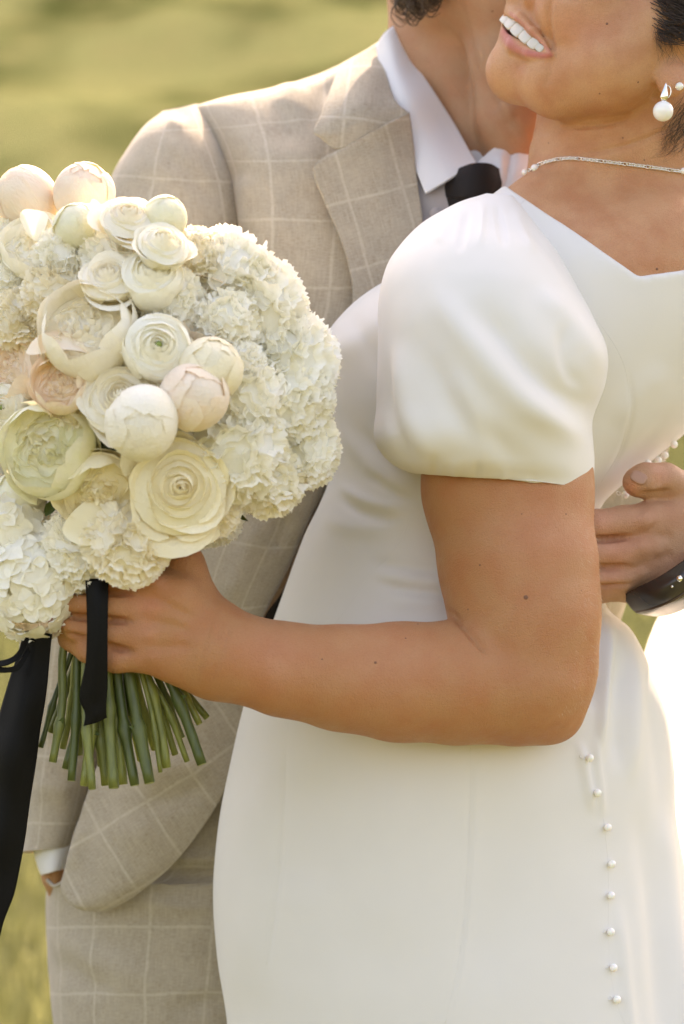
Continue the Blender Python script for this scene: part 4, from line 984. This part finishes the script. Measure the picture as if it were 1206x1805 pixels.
BC, BR, BD, BDR = (285, 690), (335, 390), -.035, .12
def slotmat(o, m):
    if not o.data.materials: o.data.materials.append(None)
    o.material_slots[0].link = 'OBJECT'; o.material_slots[0].material = m
cnt = 0
def flower(kind, px, py, r, colr, tilt=None, lift=0., variant=None, roll=None):
    global cnt
    if kind == 'carnation': r = r * 1.1
    ex, ey = (px - BC[0]) / BR[0], (py - BC[1]) / BR[1]; rho2 = min(.97, ex * ex + ey * ey); dz = math.sqrt(1 - rho2)
    n = Vector((ex * .75, -dz - .12, -ey * .75 + .05)).normalized()
    if tilt: n = Vector(tilt).normalized()
    d = BD - BDR * dz + .55 * r * S * (0 if tilt else 1) - lift
    variant = cnt if variant is None else variant; roll = rngf.random() * 6.28 if roll is None else roll; cnt += 1
    q = n.to_track_quat('Z', 'Y') @ Matrix.Rotation(roll, 4, 'Z').to_quaternion()
    core, petals, ctr = LIB[kind][variant % len(LIB[kind])]
    if kind == 'carnation' and colr == 'white': colr = 'pure'
    o = link(kind, core, None, bouquet); slotmat(o, PM[colr]); o.rotation_mode = 'QUATERNION'; o.rotation_quaternion = q
    sc = r * kk(d); o.scale = (sc * (.95 + .1 * rngf.random()), sc * (.95 + .1 * rngf.random()), sc * (.93 + .14 * rngf.random())); o.location = Vector(P(px, py, d)) - n * sc * (.28 if kind not in ('peony_bud',) else 0)
    for pm in petals:
        c_ = link('petal', pm, None, o); slotmat(c_, PM[colr])
    if ctr: c_ = link('flower_centre', ctr, centre_m, o)
    return o

FL = [('peony_bud', 48, 350, 58, 'blush'), ('peony_bud', 148, 342, 56, 'blush', (.1, -.75, .6)), ('peony_bud', 137, 398, 42, 'green', (.1, -.8, .5), .006), ('rose', 228, 372, 60, 'cream', (.1, -.7, .6), .03), ('peony_bud', 290, 384, 40, 'green', (.3, -.6, .6), .008),
      ('peony', 55, 420, 68, 'white', (-.15, -.7, .6), .02), ('peony', 0, 395, 60, 'white', (-.3, -.6, .6)), ('carnation', 100, 440, 50, 'white', None, .01), ('rose', 292, 420, 56, 'white', (.25, -.7, .6), .03), ('carnation', 205, 440, 74, 'white'), ('ranunculus', 270, 466, 60, 'white', (.12, -.75, .55), .016), ('rose', 190, 478, 62, 'cream', (-.05, -.75, .6), .014),
      ('carnation', 28, 480, 66, 'white'), ('carnation', 410, 475, 84, 'white'), ('carnation', 345, 445, 55, 'cream'), ('carnation', 468, 530, 84, 'white'), ('peony', 148, 565, 96, 'cream', (-.12, -.8, .5), .012), ('ranunculus', 280, 605, 66, 'white', (.12, -.95, .15), .022, 0),
      ('carnation', 25, 555, 58, 'cream'), ('peony', 370, 545, 78, 'blush'), ('carnation', 520, 630, 90, 'white'), ('peony', 8, 655, 70, 'blush'), ('peony', 100, 672, 58, 'blush', (-.25, -.9, .3), .012), ('ranunculus', 0, 718, 46, 'white', (-.3, -.95, 0)),
      ('rose', 212, 695, 84, 'cream', (-.1, -.9, .38), .012, 0), ('peony_bud', 250, 745, 66, 'cream', (.2, -.9, -.1), .034), ('peony_bud', 342, 702, 62, 'blush', (.3, -.85, .3), .018), ('peony_bud', 372, 650, 56, 'butter', (.25, -.8, .5), .010), ('carnation', 428, 640, 46, 'white'),
      ('carnation', 440, 700, 76, 'white', None, .008), ('carnation', 510, 705, 88, 'white'), ('carnation', 415, 795, 92, 'white', None, .012), ('carnation', 545, 795, 70, 'white'), ('carnation', 480, 850, 66, 'white'), ('peony', 78, 790, 92, 'green', (-.15, -.95, .05), .014, 1), ('rose', 318, 860, 98, 'butter', (.12, -.95, -.05), .016, 1),
      ('peony', 172, 872, 78, 'butter', (0, -.85, -.4), .004, 0), ('carnation', 225, 968, 74, 'cream', (.1, -.9, -.35), .018), ('carnation', 135, 985, 68, 'white', (-.1, -.9, -.4), .014), ('peony_bud', 32, 880, 48, 'green'), ('carnation', 372, 905, 52, 'cream'), ('carnation', 400, 560, 60, 'white'), ('carnation', 118, 720, 40, 'cream'), ('carnation', 545, 700, 56, 'white'), ('carnation', 300, 520, 60, 'white'), ('carnation', 85, 510, 62, 'cream'), ('carnation', -40, 600, 80, 'white'), ('carnation', -45, 760, 80, 'cream'), ('rose', -50, 450, 70, 'cream'), ('peony', -60, 880, 80, 'white')]
for a in FL: flower(*a)
for k in range(16):      # the far side of the dome
    a = k * GA; rr = .15 + .55 * math.sqrt((k + .5) / 16); x, y = BC[0] + BR[0] * rr * math.cos(a), BC[1] + BR[1] * rr * math.sin(a) - 10
    o = flower('carnation', x, y, 78, 'white', (math.cos(a) * rr, 1 - rr * .6, -math.sin(a) * rr)); o.location.y = BD + BDR * .85 * math.sqrt(max(0, 1 - rr * rr)) - .01
# loose outer petals that lean over their neighbours
def loose(px, py, d, L, W, n, roll, colr, curl=.2):
    V, F = petal(1.0, R(35), R(112), R(48), .9, curl,   .06, None, 13, 12, 3, .015); V = V - np.array((.75, 0, -.1))
    V = np.stack([V[:, 1] * W, V[:, 2] * L, V[:, 0] * L * .8], 1); o = link('petal', make_mesh('petal', V, F), None, bouquet); slotmat(o, PM[colr])
    o.location = P(px, py, d); o.rotation_mode = 'QUATERNION'; o.rotation_quaternion = Vector(n).normalized().to_track_quat('Z', 'Y') @ Matrix.Rotation(roll, 4, 'Z').to_quaternion()
loose(325, 925, -.125, .034, .040, (.05, -1, -.2), R(172), 'butter'); loose(285, 935, -.120, .032, .030, (-.15, -1, -.25), R(190), 'butter'); loose(375, 915, -.112, .030, .030, (.3, -1, -.2), R(215), 'butter')
loose(225, 612, -.150, .026, .026, (.1, -1, .3), R(130), 'cream'); loose(100, 610, -.148, .022, .030, (-.2, -1, .5), R(180), 'blush'); loose(62, 392, -.088, .020, .014, (-.1, -.8, .4), R(8), 'white'); loose(175, 385, -.10, .016, .018, (.4, -.8, .3), R(-60), 'green'); loose(165, 925, -.125, .026, .030, (0, -1, -.5), R(180), 'butter')

# hydrangea heads with separate florets
def hydrangea(px, py, d, r, nflo):
    o = link('hydrangea', pyd('hydrangea', *(lambda V, F: (V * r * S * .72, F))(*ball(1, 12, 16))), PM['green'], bouquet); c0 = P(px, py, d); o.location = c0
    for k in range(nflo):
        f = (k + .5) / nflo; th = math.acos(1 - 2 * f * .9); ph = k * GA
        n = Vector((math.sin(th) * math.cos(ph), -math.cos(th), math.sin(th) * math.sin(ph))); n = (n + Vector(rngf.normal(0, .12, 3))).normalized()
        c_ = link('floret', FLO[k % 4], None, o); slotmat(c_, PM['pure' if k % 3 else 'white']); c_.location = n * r * S * (.86 + .16 * rngf.random()); c_.rotation_mode = 'QUATERNION'
        c_.rotation_quaternion = n.to_track_quat('Z', 'Y') @ Matrix.Rotation(rngf.random() * 6, 4, 'Z').to_quaternion(); c_.scale = [r * S * (.34 + .06 * rngf.random())] * 3
hydrangea(55, 1030, -.085, 92, 84); hydrangea(5, 945, -.075, 84, 70); hydrangea(-70, 1000, -.05, 80, 40)

# dark leaves between the heads
def leaf_mesh():
    u = np.linspace(-1, 1, 5)[None]; v = np.linspace(0, 1, 9)[:, None]; w = .22 * np.sin(np.pi * v ** .8) + .004
    V = np.stack([u * w, v + 0 * u, .10 * np.abs(u) * w * 4 - .25 * v ** 2 + 0 * u], -1).reshape(-1, 3); return make_mesh('leaf', V, grid_faces(9, 5))
LF = leaf_mesh(); LF.materials.append(leafm)
for k in range(90):
    th = math.acos(1 - 2 * (k + .5) / 90); ph = k * GA; n = Vector((math.sin(th) * math.cos(ph), -math.cos(th), math.sin(th) * math.sin(ph)))
    if n.y > .5: continue
    o = link('leaf', LF, None, bouquet); c0 = P(BC[0], BC[1] + 10, BD); o.location = Vector(c0) + Vector((n.x * BR[0] * S * .42, n.y * BDR * .45, n.z * BR[1] * S * .42))
    o.rotation_mode = 'QUATERNION'; o.rotation_quaternion = n.to_track_quat('Y', 'Z') @ Matrix.Rotation(rngf.random() * 6, 4, 'Y').to_quaternion(); o.scale = [.045] * 3
for x, y, d, a in ((425, 628, -.118, .3), (435, 640, -.118, -.5), (418, 640, -.115, 1.2), (516, 755, -.095, .2), (120, 905, -.10, 2), (80, 910, -.10, .5), (130, 712, -.125, 1.1), (325, 775, -.12, -.6)):
    o = link('leaf', LF, None, bouquet); o.location = P(x, y, d); o.rotation_euler = (R(70), a, 0); o.scale = [.016] * 3
V, F = ball(1, 16, 20, (BR[0] * S * .55, BDR * .55, BR[1] * S * .60)); o = link('foliage_core', pyd('foliage_core', V, F), leafm, bouquet); o.location = P(BC[0], BC[1], BD)

# stems
ENDS = [(72, 1317, 6, -.072), (93, 1343, 8, -.082), (116, 1355, 7, -.076), (126, 1376, 7, -.086), (149, 1385, 9, -.09), (163, 1391, 7, -.098), (187, 1384, 9, -.082), (201, 1389, 10, -.098), (217, 1382, 8, -.085), (238, 1384, 10, -.092), (264, 1380, 12, -.098), (283, 1361, 5, -.085), (294, 1353, 10, -.078), (309, 1330, 7, -.062), (330, 1342, 6, -.07), (356, 1347, 9, -.085), (352, 1276, 8, -.07), (365, 1265, 7, -.058), (232, 1296, 8, -.074), (111, 1319, 6, -.06), (140, 1330, 7, -.055), (178, 1350, 8, -.05), (210, 1340, 9, -.055), (250, 1340, 9, -.05), (275, 1320, 8, -.045), (180, 1300, 10, -.068), (150, 1290, 9, -.065), (90, 1290, 7, -.05), (320, 1300, 7, -.05), (235, 1260, 9, -.06)]
for i, (x, y, r, d) in enumerate(ENDS):
    x0 = 190 + (x - 215) * .52 + rngf.normal() * 9; d0 = -.068 + (d + .07) * .45; xm = (x0 + x) / 2 + rngf.normal() * 5
    pts = cat([P(BC[0] + (x - 215) * .9, 880, BD - .03), P(190 + (x - 215) * .45 + 15, 1060, d0), P(x0, 1140, d0), P(xm, (1140 + y) / 2, (d0 + d) / 2), P(x, y, d)], 26)
    xm += rngf.normal() * 6; rad = np.full(26, r * S * (.76 + .28 * rngf.random())) * (1 + .04 * rngf.normal(0, 1, 26)); nd = 17 + int(5 * rngf.random()); rad[nd] *= 1.2 + .35 * rngf.random(); rad[min(25, nd + 1)] *= 1.15; rad[-1] *= .97
    V, F = tube(pts, rad, 10); so = link('stem', pyd('stem', V, F), stemm, bouquet)
    V, F = tube(pts[-1] + (pts[-1] - pts[-2]) / np.linalg.norm(pts[-1] - pts[-2]) * np.array([[-.0006], [.0004]]), rad[-1] * .86, 10); link('cut_end', pyd('cut_end', V, F), cutm, so)
    if i in (1, 10, 4, 15):
        o = link('leaf', LF, None, bouquet); o.location = pts[nd]; o.rotation_euler = (R(140), .5 * i, 0); o.scale = [.008] * 3

# black ribbon
def ribbon(rows, nr, nc, w, label=None, thick=.0006):
    V, F, uv = patch(rows, nr, nc); V = wrinkle(V, F, w, 25, 61); o = link('ribbon', make_mesh('ribbon', V, F, uv), M['ribbon'], bouquet, solid=thick)
    if label: tag(o, label)
ribbon([[(44, 1112, -.084), (66, 1112, -.090), (92, 1118, -.088)], [(22, 1180, -.080), (50, 1190, -.090), (84, 1200, -.086)], [(-4, 1270, -.078), (34, 1275, -.092), (70, 1290, -.084)], [(-34, 1420, -.074), (10, 1425, -.088), (50, 1440, -.080)], [(-52, 1540, -.074), (-16, 1550, -.084), (28, 1565, -.080)], [(-70, 1650, -.074), (-36, 1655, -.080), (-2, 1662, -.078)], [(-95, 1900, -.07), (-60, 1900, -.075), (-30, 1910, -.07)]], 70, 20, .003, 'long black ribbon tail hanging at the left edge')
ribbon([[(150, 1020, -.112), (172, 1020, -.116), (192, 1022, -.114)], [(152, 1060, -.116), (172, 1060, -.121), (191, 1055, -.119)], [(153, 1110, -.118), (172, 1112, -.122), (190, 1110, -.120)], [(151, 1165, -.116), (170, 1168, -.120), (190, 1160, -.118)], [(143, 1210, -.110), (166, 1215, -.116), (190, 1208, -.114)], [(142, 1235, -.108), (165, 1240, -.113), (188, 1235, -.112)], [(151, 1258, -.108), (168, 1262, -.112), (187, 1255, -.110)], [(148, 1280, -.106), (165, 1275, -.110), (188, 1264, -.108)]], 50, 14, .0012, 'short black ribbon end hanging over the fingers')
ribbon([[(48, 1118, -.09), (52, 1128, -.092)], [(30, 1150, -.10), (36, 1158, -.102)], [(12, 1162, -.102), (14, 1172, -.104)], [(-15, 1166, -.096), (-15, 1178, -.098)]], 30, 6, .0005)
ribbon([[(50, 1140, -.092), (54, 1150, -.094)], [(30, 1170, -.10), (34, 1180, -.10)], [(10, 1176, -.10), (10, 1186, -.10)], [(-15, 1172, -.094), (-15, 1184, -.094)]], 30, 6, .0005)
th = np.linspace(0, 2 * math.pi, 41); V, F = [], None
c0 = P(190, 1110, -.066); rr_ = .0235
V = np.vstack([[(c0[0] + rr_ * math.cos(a) * 1.1, c0[1] + rr_ * math.sin(a), c0[2] + z) for a in th] for z in np.linspace(-.012, .03, 6)])
link('ribbon', make_mesh('ribbon', V, grid_faces(6, 41)), M['ribbon'], bouquet, solid=.0006)
